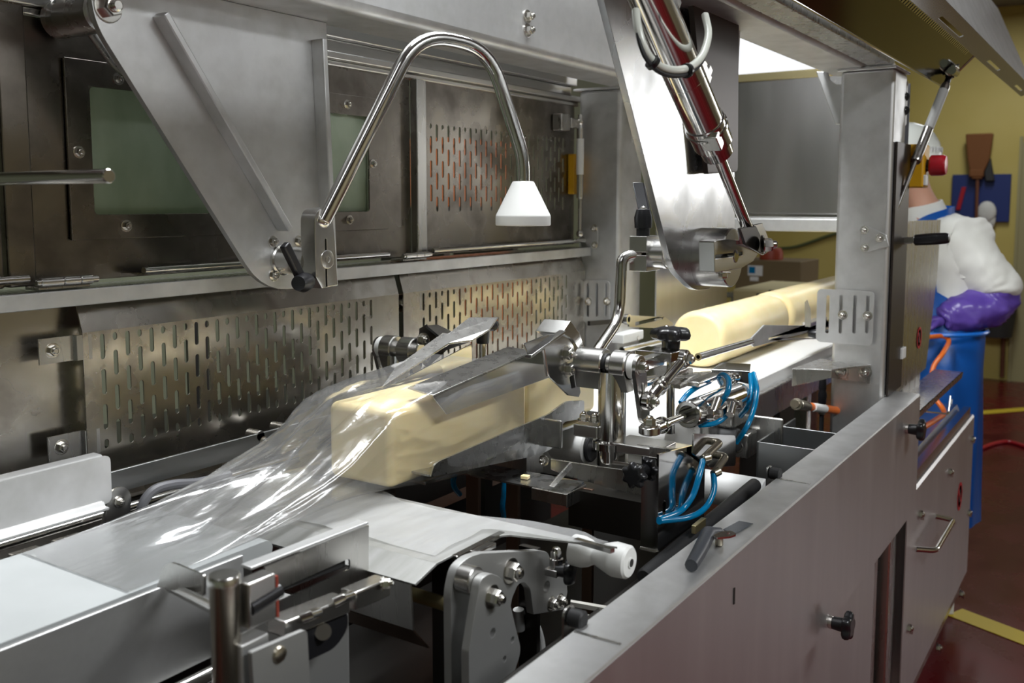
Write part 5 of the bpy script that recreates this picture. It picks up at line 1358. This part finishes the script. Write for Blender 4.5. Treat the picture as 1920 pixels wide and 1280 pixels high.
ol = [XZ(468, 1222, .71), XZ(572, 1178, .71), XZ(578, 1284, .71), XZ(474, 1310, .71)]
obj('plate', sheet(B(), round_poly(ol, [.003, .006, .003, .003]), [], .006, (0, .71, 0), (1, 0, 0), (0, 0, 1)), M['cast_grey'], t)
obj('screw', lathe(B(), P(523, 1226, y=.707), (0, -1, 0), [(0, .009), (.003, .008), (.005, .004)], 16), M['brass'], t)
t = thing('grey_housing', 'tall plain grey steel housing under the jointed toggle bar', 'housing', (.8, .79, .8))
q0, q1 = XZ(575, 1290, .775), XZ(655, 1148, .775)
obj('housing_face', box(B(), q0[0], q1[0], .775, .90, .80, q1[1]), M['cast_grey'], t, .003)
t = thing('machine_base', 'dark machine frame under the film table and outfeed belt', 'frame', (.9, 1.1, 0))
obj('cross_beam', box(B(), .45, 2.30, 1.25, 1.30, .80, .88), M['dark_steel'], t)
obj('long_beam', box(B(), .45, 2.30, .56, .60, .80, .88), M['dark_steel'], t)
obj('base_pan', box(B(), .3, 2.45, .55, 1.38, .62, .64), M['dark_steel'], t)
for x in (.5, 2.2):
    for y in (.58, 1.275):
        obj('leg', box(B(), x - .03, x + .03, y - .02, y + .02, 0, .62), M['dark_steel'], t)
# dim contents between the housing and the table
for x, y, zt_, r in ((1.30, 1.02, 1.0, .03), (1.42, 1.12, .98, .028)):
    pass
# ================================================================ the clear bag
def bag():
    st = [  # x, y0, y1, z0, z1, squareness
        (1.40, .902, 1.165, 1.090, 1.264, .9), (1.33, .900, 1.160, 1.088, 1.260, .9), (1.25, .898, 1.155, 1.090, 1.256, .85), (1.18, .902, 1.150, 1.094, 1.254, .85),
        (1.12, .915, 1.135, 1.100, 1.247, .75), (1.075, .925, 1.128, 1.101, 1.240, .6), (1.035, .930, 1.130, 1.1015, 1.216, .5),
        (.99, .930, 1.142, 1.1015, 1.190, .4), (.94, .932, 1.155, 1.1015, 1.164, .36), (.88, .938, 1.168, 1.1015, 1.141, .36),
        (.82, .946, 1.174, 1.1015, 1.123, .36), (.76, .952, 1.176, 1.1015, 1.112, .36), (.70, .954, 1.177, 1.1015, 1.106, .36), (.655, .954, 1.177, 1.1012, 1.1026, .36), (.636, .954, 1.177, 1.1010, 1.1018, .36)]
    rr = random.Random(11)
    n = 120; sub = 7
    def lerp(a, b, t): return a + (b - a) * t
    rows = []
    for k in range(len(st) - 1):
        for j in range(sub):
            rows.append([lerp(a, b, j / sub) for a, b in zip(st[k], st[k+1])])
    rows.append(list(st[-1]))
    # long creases: (angle at the cheese end, drift per metre, amplitude, width, x range)
    cr = []
    for i in range(34):
        a0 = math.radians(rr.uniform(5, 178))
        cr.append((a0, rr.uniform(-2.6, 2.6), rr.choice((-1, 1)) * rr.uniform(.003, .0105), rr.uniform(.05, .17), rr.uniform(.62, .86), rr.uniform(.98, 1.17)))
    for i in range(24):
        a0 = math.radians(rr.uniform(-20, 190))
        cr.append((a0, rr.uniform(-6, 6), rr.choice((-1, 1, 1)) * rr.uniform(.0025, .009), rr.uniform(.04, .10), rr.uniform(.96, 1.10), rr.uniform(1.14, 1.36)))
    for a0, dr, am, wd in ((1.35, 1.2, .016, .16), (2.0, -1.0, .013, .2), (.75, 1.6, .015, .18), (2.6, -.5, .012, .22), (.35, 1.0, .010, .15)):
        cr.append((a0, dr, am, wd, .74, 1.13))
    b = B(); rings = []
    for (x, y0, y1, z0, z1, sq) in rows:
        cy, cz, hy, hz = (y0 + y1) / 2, (z0 + z1) / 2, (y1 - y0) / 2, (z1 - z0) / 2
        ring = []; ex = 2 + 6 * max(0, sq - .35)
        flat = min(1, max(0, (x - .66) / .14))
        for i in range(n):
            a = 2 * math.pi * i / n
            c, s = math.cos(a), math.sin(a)
            e = (abs(c) ** ex + abs(s) ** ex) ** (-1 / ex)
            wr = 0
            for a0, dr, am, wd, xa, xb in cr:
                if xa - .06 < x < xb + .05:
                    g = min(1, max(0, (x - xa + .06) / .12)) * min(1, max(0, (xb + .05 - x) / .08))
                    da = a - a0 - dr * (x - 1.05)
                    da = (da + math.pi) % (2 * math.pi) - math.pi
                    if abs(da) < wd * 5: wr += am * g * math.exp(-abs(da) / wd)
            wr *= flat * (.25 + .75 * max(0, s))
            yy = cy + (hy * e + wr * .5) * c
            zz = max(cz + (hz * e + wr) * s, z0 + .0004 * (1 + math.sin(a * 7)))
            ring.append(b.verts.new((x, yy, zz)))
        rings.append(ring)
    for A, C in zip(rings, rings[1:]):
        for i in range(n): b.faces.new((A[i], A[(i+1) % n], C[(i+1) % n], C[i]))
    b.faces.new(rings[-1])
    return b
tag(obj('plastic_bag', bag(), M['bag'], smooth=180), 'crumpled clear plastic bag drawn over the cheese block, its end flat on the belt', 'bag')
# ================================================================ the worker
mat('skin', (.55, .30, .21), .5, 0, Subsurface_Weight=.15, Subsurface_Radius=(.01, .004, .002))
streaks(mat('coat_white', (.72, .72, .68), .75), (.66, .66, .61), (.76, .76, .72), ns=8, lo=.3, hi=.7, bump=.3)
mat('apron_blue', (.01, .16, .62), .32)
streaks(mat('sleeve_purple', (.10, .055, .34), .3), (.085, .045, .30), (.14, .08, .42), scale=(1, 1, 2), ns=11, lo=.3, hi=.7, bump=.8)
mat('helmet_white', (.80, .83, .78), .3)
mat('hair_dark', (.05, .04, .035), .6)
mat('trouser_white', (.62, .63, .62), .7)
def skin(name, nodes_, edges, m, parent, sub=2, root=0, smooth=180):
    """smooth body surface grown round a skeleton of joints: nodes are (point, radius)"""
    b = B(); ly = b.verts.layers.skin.verify()
    c0 = WL[parent.name] if parent is not None else V((0, 0, 0))
    vs = []
    for i, (p, r) in enumerate(nodes_):
        v = b.verts.new(V(p) - c0); rx = r if isinstance(r, tuple) else (r, r)
        v[ly].radius = rx; v[ly].use_root = (i == root); vs.append(v)
    for a, c in edges: b.edges.new((vs[a], vs[c]))
    me = bpy.data.meshes.new(name); b.to_mesh(me); b.free()
    o = bpy.data.objects.new(name, me); COL.objects.link(o); me.materials.append(m)
    o.parent = parent; WL[o.name] = V(c0)
    k = o.modifiers.new('skin', 'SKIN'); k.use_smooth_shade = True
    s_ = o.modifiers.new('sub', 'SUBSURF'); s_.levels = sub; s_.render_levels = sub
    dg = bpy.context.evaluated_depsgraph_get(); dg.update()
    me2 = bpy.data.meshes.new_from_object(o.evaluated_get(dg))
    o.modifiers.clear(); o.data = me2; bpy.data.meshes.remove(me)
    me2.name = name; me2.materials.clear(); me2.materials.append(m); me2.shade_smooth()
    return o
FW = V((-.552, .834, 0))          # the way the worker faces
SD = V((.834, .552, 0))           # to the worker's right
pel = D(1747, 690, 3.62); pel.z = .93
foot = V((pel.x, pel.y, 0))
from mathutils import noise
D0_ = D
def D(px, py, depth): return D0_(px, py, depth * 1.035)
def wrinkle(o, amp, sc, stretch=(1, 1, 1)):
    me = o.data; off = V((3.1, 7.7, 1.3))
    for v in me.vertices:
        p = V((v.co.x * stretch[0], v.co.y * stretch[1], v.co.z * stretch[2])) * sc + off
        v.co += v.normal * amp * (noise.noise(p) + .6 * (abs(noise.noise(p * 2.1)) * 2 - .6))
    return o
W_ = thing('person', 'worker in white helmet, white coat, blue apron and purple sleeves behind the front post', 'person', foot)
chest = D(1765, 470, 3.62); chest.z = 1.36
waist = (pel + chest) / 2 - FW * .02
neck = D(1730, 384, 3.60); head = D(1700, 318, 3.60)
ls, le, lw_ = D(1794, 446, 3.46), D(1864, 566, 3.42), D(1768, 600, 3.40)
rs, re, rw = D(1752, 425, 3.80), D(1756, 585, 3.84), D(1690, 612, 3.72)
lh, rh = lw_ + FW * .07 + V((0, 0, -.01)), rw + FW * .07
hipL, hipR = pel - SD * .09 - V((0, 0, .05)), pel + SD * .09 - V((0, 0, .05))
kL, kR = hipL + V((0, 0, -.40)) + FW * .02, hipR + V((0, 0, -.40)) + FW * .02
aL, aR = kL + V((0, 0, -.41)) - FW * .02, kR + V((0, 0, -.41)) - FW * .02
aL.z = aR.z = .075
nd = [(pel, .12), (waist, .115), (chest, .125), (neck, .058), (neck + (head - neck) * .5, .055), (head, .082), (head + V((0, 0, .07)), .075),
      (ls, .055), (le, .042), (lw_, .029), (rs, .055), (re, .042), (rw, .029),
      (hipL, .085), (kL, .058), (aL, .042), (aL + FW * .14 - V((0, 0, .042)), .034), (hipR, .085), (kR, .058), (aR, .042), (aR + FW * .14 - V((0, 0, .042)), .034)]
ed = [(0, 1), (1, 2), (2, 3), (3, 4), (4, 5), (5, 6), (2, 7), (7, 8), (8, 9), (2, 10), (10, 11), (11, 12), (0, 13), (13, 14), (14, 15), (15, 16), (0, 17), (17, 18), (18, 19), (19, 20)]
skin('body', nd, ed, M['skin'], W_)
# face, turned to the left of the picture
hc_ = head + V((0, 0, .01)); UPv = V((0, 0, 1))
b = lathe(B(), hc_ + FW * .070 - UPv * .005, FW - UPv * .5, [(0, .018), (.022, .013), (.03, .006), (.031, 0)], 12)
obj('nose', b, M['skin'], W_, smooth=80)
for s_ in (-1, 1):
    obj('eye', ball(B(), hc_ + FW * .068 + SD * .032 * s_ + UPv * .02, .011, 12), M['label_ink'], W_)
    obj('ear', ball(B(), hc_ - FW * .005 + SD * .084 * s_, .022, 12, (.8, .5, 1.3)), M['skin'], W_)
obj('mouth', obox(B(), hc_ + FW * .075 - UPv * .052, SD * .022, FW * .006, UPv * .004), M['label_red'], W_, .002)
obj('hair_cover', ball(B(), hc_ - FW * .015 + UPv * .015, .098, 20, (1, 1, 1.0)), M['coat_white'], W_) if False else None
# helmet
hb = D(1694, 304, 3.60)
b = B(); rings = []; n = 36
for k, (t_, r_) in enumerate(((-.012, 1.03), (0, 1.02), (.03, 1.0), (.07, .93), (.105, .78), (.132, .54), (.146, .25), (.150, .0))):
    if r_ == 0: rings.append([b.verts.new(hb + UPv * t_)]); continue
    rings.append([b.verts.new(hb + FW * (.142 * r_ * math.cos(a)) + SD * (.115 * r_ * math.sin(a)) + UPv * (t_ + .006 * math.cos(a * 0))) for a in (2 * math.pi * i / n for i in range(n))])
for A, C in zip(rings, rings[1:]):
    for i in range(n):
        q_ = [A[i], A[(i+1) % n]] + ([C[0]] if len(C) == 1 else [C[(i+1) % n], C[i]])
        b.faces.new(q_)
hm = obj('helmet', b, M['helmet_white'], W_, smooth=180)
b = B()
pk = [hb + FW * (.142 * math.cos(a)) + SD * (.115 * math.sin(a)) for a in (math.radians(d) for d in range(-60, 61, 12))]
pk2 = [hb + FW * (.142 * math.cos(a) + .06 * math.cos(a * 1.4)) + SD * (.115 * math.sin(a)) - UPv * .015 for a in (math.radians(d) for d in range(60, -61, -12))]
prism(b, pk + pk2, (0, 0, -.004)); obj('helmet_peak', b, M['helmet_white'], hm)
b = B()
for i in range(9):
    obox(b, hb + FW * (.139 * math.cos(math.radians(200 + i * 7))) - SD * abs(.113 * math.sin(math.radians(200 + i * 7))) + UPv * .045, (.004, 0, 0), (0, .004, 0), (0, 0, .010))
obj('helmet_vents', b, M['cast_grey'], hm)
obj('head_strap', tube(B(), [hb + FW * (.13 * math.cos(a)) + SD * (.108 * math.sin(a)) - UPv * .02 for a in (math.radians(d) for d in range(0, 361, 20))], .008, 8), M['label_white'], hm)
# coat: torso and upper arms
cn = [(pel + UPv * .02, (.155, .14)), (waist, (.15, .135)), (chest, (.15, .14)), (chest + (neck - chest) * .66, .080), (ls - UPv * .005, .092), (ls + (le - ls) * .35 - FW * .014, .100), (ls + (le - ls) * .7 - FW * .018, .102), (le + UPv * .045 - FW * .016, .100), (le + UPv * .015 - FW * .008, .096), (rs, .085), (re, .080)]
wrinkle(skin('coat', cn, [(0, 1), (1, 2), (2, 3), (2, 4), (4, 5), (5, 6), (6, 7), (7, 8), (2, 9), (9, 10)], M['coat_white'], W_, 3), .0095, 11, (1, 1, 1.4))
obj('collar', lathe(B(), neck - UPv * .05 - FW * .012, (UPv * 1.0 + FW * .25), [(0, .088), (.03, .080), (.055, .074), (.056, .068), (.03, .070)], 24), M['coat_white'], W_)
# over-sleeves
for nm, p0_, p1_, p2_ in (('left', le, lw_, lh), ('right', re, rw, rh)):
    q1_, q2_ = p0_ * .65 + p1_ * .35, p0_ * .3 + p1_ * .7
    wrinkle(skin('over_sleeve', [(p0_ + UPv * .09 - FW * .012, .080), (p0_ + UPv * .03 - FW * .008, .088), (p0_ - UPv * .012 + FW * .012, .094), (q1_ - UPv * .006, .088), (q2_, .076), (p1_, .056), (p1_ + (p1_ - q2_) * .25, .050)], [(0, 1), (1, 2), (2, 3), (3, 4), (4, 5), (5, 6)], M['sleeve_purple'], W_, 3), .011, 15, (1, 1, 1.3))
# gloves with fingers
def glove(wp, dr, up_, sgn):
    dr = dr.normalized(); sd_ = dr.cross(UPv).normalized() * sgn; dn_ = dr.cross(sd_).normalized()
    if dn_.z > 0: dn_ = -dn_
    nd_ = [(wp, (.034, .026)), (wp + dr * .05, (.040, .020)), (wp + dr * .09, (.038, .016))]; ed_ = [(0, 1), (1, 2)]
    for k, L_ in enumerate((.070, .080, .074, .058)):
        o_ = sd_ * (-.030 + .020 * k); b0 = len(nd_)
        nd_ += [(wp + dr * .098 + o_, .0098), (wp + dr * (.098 + L_ * .45) + o_ * 1.1 + dn_ * .010, .0092), (wp + dr * (.098 + L_ * .75) + o_ * 1.12 + dn_ * .032, .0086), (wp + dr * (.098 + L_ * .85) + o_ * 1.12 + dn_ * .050, .0076)]
        ed_ += [(2, b0), (b0, b0 + 1), (b0 + 1, b0 + 2), (b0 + 2, b0 + 3)]
    b0 = len(nd_)
    nd_ += [(wp + dr * .035 - sd_ * .036, .013), (wp + dr * .065 - sd_ * .056 + dn_ * .012, .0105), (wp + dr * .090 - sd_ * .056 + dn_ * .028, .009)]
    ed_ += [(1, b0), (b0, b0 + 1), (b0 + 1, b0 + 2)]
    return skin('glove', nd_, ed_, M['sleeve_purple'], W_, 2)
glove(lw_, FW * 1.0 + UPv * -.1, UPv, 1)
glove(rw, FW * 1.0 + UPv * -.1, UPv, -1)
# apron
b = B(); rings = []
na = 40
for k in range(18):
    t_ = k / 17; z = 1.33 - t_ * .98
    ctr = V((0, 0, 0))
    if z > pel.z: ctr = pel + (chest - pel) * ((z - pel.z) / (chest.z - pel.z))
    else: ctr = V(pel)
    ctr.z = z
    half = 62 + 108 * min(1, max(0, (1.22 - z) / .18))
    row = []
    for i in range(na + 1):
        a = math.radians(-half + 2 * half * i / na)
        fold = .006 * math.sin(a * 9 + z * 3) * min(1, max(0, (1.0 - z) / .3))
        rx, ry = .178 + fold + .02 * max(0, .9 - z), .172 + fold + .03 * max(0, .9 - z)
        row.append(b.verts.new(ctr + FW * (rx * math.cos(a)) + SD * (ry * math.sin(a))))
    rings.append(row)
for A, C in zip(rings, rings[1:]):
    for i in range(na): b.faces.new((A[i], A[i+1], C[i+1], C[i]))
bmesh.ops.solidify(b, geom=b.faces[:], thickness=.002)
ap = obj('apron', b, M['apron_blue'], W_, smooth=80)
sp = [neck - UPv * .17 + FW * .14 - SD * .08, neck - UPv * .07 + FW * .055 - SD * .112, neck - UPv * .03 - FW * .05 - SD * .100, neck - UPv * .02 - FW * .122, neck - UPv * .035 - FW * .035 + SD * .075, neck - UPv * .17 + FW * .13 + SD * .07]
def band(pts, wd, m, parent, name):
    q = spline(pts, 6); b = B(); R_ = []
    for i, p in enumerate(q):
        t_ = (q[min(i+1, len(q)-1)] - q[max(i-1, 0)]).normalized(); out = (p - V((neck.x, neck.y, p.z))).normalized()
        s_ = t_.cross(out).normalized() * wd / 2
        R_.append([b.verts.new(p - s_), b.verts.new(p + s_)])
    for A, C in zip(R_, R_[1:]): b.faces.new((A[0], A[1], C[1], C[0]))
    bmesh.ops.solidify(b, geom=b.faces[:], thickness=.002)
    return obj(name, b, m, parent, smooth=80)
band(sp, .032, M['apron_blue'], ap, 'neck_strap')
obj('waist_tie', tube(B(), [V((pel.x, pel.y, 1.07)) + FW * (.186 * math.cos(a)) + SD * (.180 * math.sin(a)) for a in (math.radians(d) for d in range(0, 361, 15))], .008, 8), M['apron_blue'], ap)
# trousers and boots
for s_, h_, k_, a_ in ((-1, hipL, kL, aL), (1, hipR, kR, aR)):
    skin('trouser_leg', [(h_ + UPv * .04, .105), (k_, .082), (a_ + UPv * .12, .07)], [(0, 1), (1, 2)], M['trouser_white'], W_, 1)
    bb = B(); cyl(bb, a_ + UPv * .16, a_ - UPv * .04, .062, .055, 18)
    obox(bb, a_ + FW * .07 - UPv * .045, FW * .135, SD * .048, UPv * .030)
    obj('boot', bb, M['label_white'], W_, .008)
# ================================================================ far end of the room
XW = 9.19
t = thing('wall_board', 'dark blue tool board on the yellow wall behind the worker', 'board', P(1840, 415, x=XW))
q0, q1 = P(1783, 415, x=XW), P(1897, 326, x=XW)
mat('board_blue', (.012, .03, .16), .5)
obj('board_plate', box(B(), XW - .03, XW + .009, q1.y, q0.y, q0.z, q1.z), M['board_blue'], t, .004)
mat('bristle_brown', (.20, .075, .02), .8); mat('wood_brown', (.16, .055, .025), .6)
t = thing('broom', 'brown straw broom hanging bristles up on the blue board', 'broom', P(1832, 400, x=XW - .06))
xb = XW - .07
c = [P(1812, 252, x=xb), P(1864, 250, x=xb), P(1846, 322, x=xb), P(1820, 322, x=xb)]
b = B()
prism(b, [c[0], c[1], P(1856, 300, x=xb), c[2], P(1842, 336, x=xb), P(1824, 336, x=xb), c[3], P(1816, 300, x=xb)], (-.06, 0, 0))
obj('bristles', b, M['bristle_brown'], t, .01)
obj('handle', cyl(B(), P(1833, 330, x=xb - .03), P(1829, 470, x=xb - .03), .014), M['wood_brown'], t)
obj('binding', box(B(), xb - .066, xb + .006, P(1846, 320, x=xb).y, P(1819, 320, x=xb).y, P(1832, 332, x=xb).z, P(1832, 318, x=xb).z), M['bristle_brown'], t, .01)
t = thing('hand_brush', 'dark hand brush hanging beside the straw broom', 'brush', P(1855, 320, x=XW - .05))
obj('brush_block', obox(B(), P(1853, 318, x=XW - .06), (.03, 0, 0), (0, .035, .0), (0, 0.02, .10)), M['label_ink'], t, .01)
t = thing('red_scraper', 'thin red scraper hanging on the blue board', 'scraper', P(1801, 385, x=XW - .04))
obj('scraper_blade', obox(B(), P(1802, 372, x=XW - .045), (.012, 0, 0), (0, .018, 0), (0, -.02, .10)), M['red_plastic'], t, .004)
t = thing('white_cloth', 'white cloth hanging in front of the blue board', 'cloth', P(1848, 410, x=XW - .06))
b = ball(B(), P(1850, 398, x=XW - .08), .085, 18, (.5, .9, 1.15)); ball(b, P(1857, 412, x=XW - .07), .06, 14, (.5, .7, 1.3))
obj('cloth_fold', b, M['coat_white'], t, smooth=180)
struct('door_1', box(B(), XW - .02, XW + .009, .25, P(1912, 400, x=XW).y, 0, 2.05), M['door_grey'])
struct('trim_2', box(B(), XW - .04, XW + .009, P(1912, 400, x=XW).y, P(1906, 400, x=XW).y, 0, 2.10), M['door_grey'])
t = thing('wall_pipe', 'thin brown pipe running down the yellow wall beside the door', 'pipe', P(1880, 640, x=XW))
obj('pipe_run', cyl(B(), P(1884, 560, x=XW - .03), V((XW - .03, P(1879, 700, x=XW - .03).y, .03)), .018), M['wood_brown'], t)
t = thing('dark_bucket', 'dark bucket hanging low on the wall behind the purple sleeve', 'bucket', P(1868, 625, x=XW - .14))
obj('bucket_body', lathe(B(), P(1866, 630, x=XW - .16), (0, 0, 1), [(0, .13), (.30, .165), (.30, .155), (.02, .12)], 24), M['label_ink'], t)
obj('bucket_hook', tube(B(), [P(1866, 566, x=XW - .16), P(1866, 552, x=XW - .08), P(1866, 556, x=XW)], .008, 8, rad=.05), M['label_ink'], t)
# floor markings
for i, (a, b_, w_, lab, m_) in enumerate((((1790, 1147), (1960, 1212), .10, None, 'line_yellow'), ((1700, 784), (1960, 764), .10, None, 'line_yellow'))):
    p0, p1 = P(*a, z=.002), P(*b_, z=.002); d_ = (p1 - p0).normalized(); n_ = V((0, 0, 1)).cross(d_) * w_ / 2
    bb = prism(B(), [p0 - n_, p1 - n_, p1 + n_, p0 + n_], (0, 0, .0015))
    struct('trim_%d' % (3 + i), bb, M[m_])
p_ = [P(1836, 842, z=.012), P(1862, 832, z=.012), P(1890, 828, z=.012), P(1920, 836, z=.012), P(1960, 850, z=.012)]
tag(obj('red_hose', tube(B(), spline(p_, 6), .012, 10), M['red_plastic']), 'thin red hose lying across the dark red floor', 'hose')
# things seen between the posts
mat('carton_brown', (.17, .12, .055), .7)
XC = 6.0
t = thing('brown_carton', 'brown carton with pale label on a stand beyond the cheese logs', 'carton', P(1440, 545, x=XC))
q0, q1 = P(1378, 547, x=XC), P(1502, 491, x=XC)
obj('carton_body', box(B(), XC, XC + .4, q1.y, q0.y, q0.z, q1.z), M['carton_brown'], t, .004)
l0, l1 = P(1402, 516, x=XC - .002), P(1430, 498, x=XC - .002)
k = obj('paper_label', box(B(), XC - .002, XC - .0003, l1.y, l0.y, l0.z, l1.z), M['label_white'], t)
l0, l1 = P(1404, 512, x=XC - .003), P(1416, 500, x=XC - .003)
obj('label_mark', box(B(), XC - .0032, XC - .0022, l1.y, l0.y, l0.z, l1.z), M['blue_hose'], k)
l0, l1 = P(1406, 526, x=XC - .002), P(1422, 519, x=XC - .002)
obj('small_label', box(B(), XC - .002, XC - .0003, l1.y, l0.y, l0.z, l1.z), M['label_white'], t)
t = thing('carton_stand', 'steel stand carrying the brown carton in the background', 'stand', (XC + .2, (q0.y + q1.y) / 2, 0))
obj('stand_top', box(B(), XC - .05, XC + .45, q1.y - .05, q0.y + .05, q0.z - .035, q0.z - .001), M['sheet_steel'], t, .003)
for x in (XC, XC + .4):
    for y in (q1.y, q0.y): obj('leg', box(B(), x - .02, x + .02, y - .02, y + .02, 0, q0.z - .036), M['sheet_steel'], t)
mat('red_dark', (.30, .04, .015), .5)
qr = P(1446, 491, x=XC + .15); qr.z = q1.z + .001
tag(obj('red_hat', lathe(B(), qr, (0, 0, 1), [(0, .075), (.05, .075), (.075, .06), (.08, .0)], 24), M['red_dark']), 'dark red round tub standing on the brown carton', 'hat')  # red hat-like shape lying on the carton
tag(obj('green_hose', tube(B(), spline([P(1460, 466, x=XW - .03), P(1490, 463, x=XW - .03), P(1520, 454, x=XW - .03), P(1560, 440, x=XW - .03), P(1600, 432, x=XW - .03)], 6), .016, 10), mat('hose_green', (.10, .12, .05), .5)), 'drab green hose running along the far yellow wall', 'hose')
t = thing('cream_bin', 'cream plastic bin with black latch below the brown carton', 'bin', (3.75, 1.6, 0))
mat('cream_plastic', (.72, .63, .34), .5)
XB_ = 3.9
q0, q1 = P(1372, 620, x=XB_), P(1475, 546, x=XB_)
obj('bin_body', box(B(), XB_, XB_ + .5, q1.y, q0.y, .70, q1.z), M['cream_plastic'], t, .01)
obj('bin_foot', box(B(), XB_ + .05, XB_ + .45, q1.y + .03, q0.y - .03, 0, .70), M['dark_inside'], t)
a, c = P(1418, 562, x=XB_ - .004), P(1444, 551, x=XB_ - .004)
k = obj('latch_plate', box(B(), XB_ - .006, XB_, c.y, a.y, a.z, c.z), M['dark_inside'], t, .002)
a, c = P(1442, 556, x=XB_ - .01), P(1458, 544, x=XB_ - .01)
obj('latch_knob', box(B(), XB_ - .02, XB_ - .001, c.y, a.y, a.z, c.z), M['label_ink'], k, .003)
# things behind the perforated panels
mat('crate_orange', (.55, .17, .06), .5); mat('crate_blue', (.06, .06, .38), .5)
def crate(px, py, w_, h_, y, m_, label, name='crate', cat='crate'):
    q = P(px, py, y=y)
    t = thing(name, label, cat, (q.x, y, q.z - h_))
    b = box(B(), q.x - w_ / 2, q.x + w_ / 2, y, y + .35, q.z - h_, q.z - .03)
    obj('crate_body', b, m_, t, .006)
    obj('crate_rim', box(B(), q.x - w_ / 2 - .012, q.x + w_ / 2 + .012, y - .012, y + .362, q.z - .035, q.z), m_, t, .004)
    return q
q = crate(905, 262, .42, .30, 2.5, M['crate_orange'], 'orange crate seen through the slots of the upper perforated panel')
t = thing('crate_stand', 'dim stand behind the upper perforated panel', 'stand', (q.x, 2.65, 0))
obj('stand_top', box(B(), q.x - .3, q.x + .3, 2.48, 2.88, q.z - .33, q.z - .3005), M['dark_steel'], t)
for x in (-.27, .27): obj('leg', box(B(), q.x + x - .02, q.x + x + .02, 2.5, 2.86, 0, q.z - .331), M['dark_steel'], t)
qs = P(985, 500, y=2.2)
t = thing('tall_bin', 'orange bin seen through the slots behind the star knob', 'bin', (qs.x, 2.2, 0))
obj('bin_body', lathe(B(), (qs.x, 2.35, 0), (0, 0, 1), [(0, .13), (qs.z - .03, .17), (qs.z - .03, .185), (qs.z, .185), (qs.z, .16), (qs.z - .1, .15)], 24), M['crate_orange'], t)
qs = P(412, 590, y=2.1)
t = thing('blue_pole', 'slim blue pole with orange top seen through slots of the left perforated panel', 'barrel', (qs.x, 2.2, 0))  # slim pole put in for the blue and orange colour behind the slots
obj('pole_body', lathe(B(), (qs.x, 2.2, 0), (0, 0, 1), [(1.22, .03), (qs.z, .022)], 20), M['crate_blue'], t)
obj('pole_stand', cyl(B(), (qs.x, 2.2, 0), (qs.x, 2.2, 1.22), .03), M['dark_inside'], t)
obj('pole_top', lathe(B(), (qs.x, 2.2, qs.z), (0, 0, 1), [(0, .028), (.05, .028), (.055, .02)], 20), M['crate_orange'], t)
t = thing('back_counter', 'dark counter behind the lower perforated panels', 'counter', (1.9, 2.0, 0))
obj('counter_top', box(B(), 1.2, 3.0, 1.75, 2.05, .98, 1.02), M['dark_steel'], t, .003)
obj('counter_body', box(B(), 1.25, 2.95, 1.78, 2.02, 0, .98), M['dark_inside'], t)

# ================================================================ groups of repeats
GROUPS = {'blue_hose': 'blue air hoses of the bagging head', 'perforated_panel': 'perforated panels along the rear wall', 'pale_strap': 'pale straps beside the guard panel',
          'grey_cable': 'grey cables below the sensor bracket', 'cheese_log': 'cheese logs on the infeed belt', 'cheese_block': 'cheese blocks in the jaws', 'spreader_jaw': 'spreader jaws',
          'jaw_pivot': 'jaw pivot columns', 'star_knob': 'black star knobs of the bagging head', 'side_guide': 'side guides of the infeed belt', 'slotted_plate': 'slotted adjuster plates on the posts',
          'gas_strut': 'gas struts', 'strut_mount': 'gas strut mounts on the posts'}
for o in list(bpy.data.objects):
    if o.parent is None and 'label' in o and o.name.split('.')[0] in GROUPS:
        o['group'] = GROUPS[o.name.split('.')[0]]
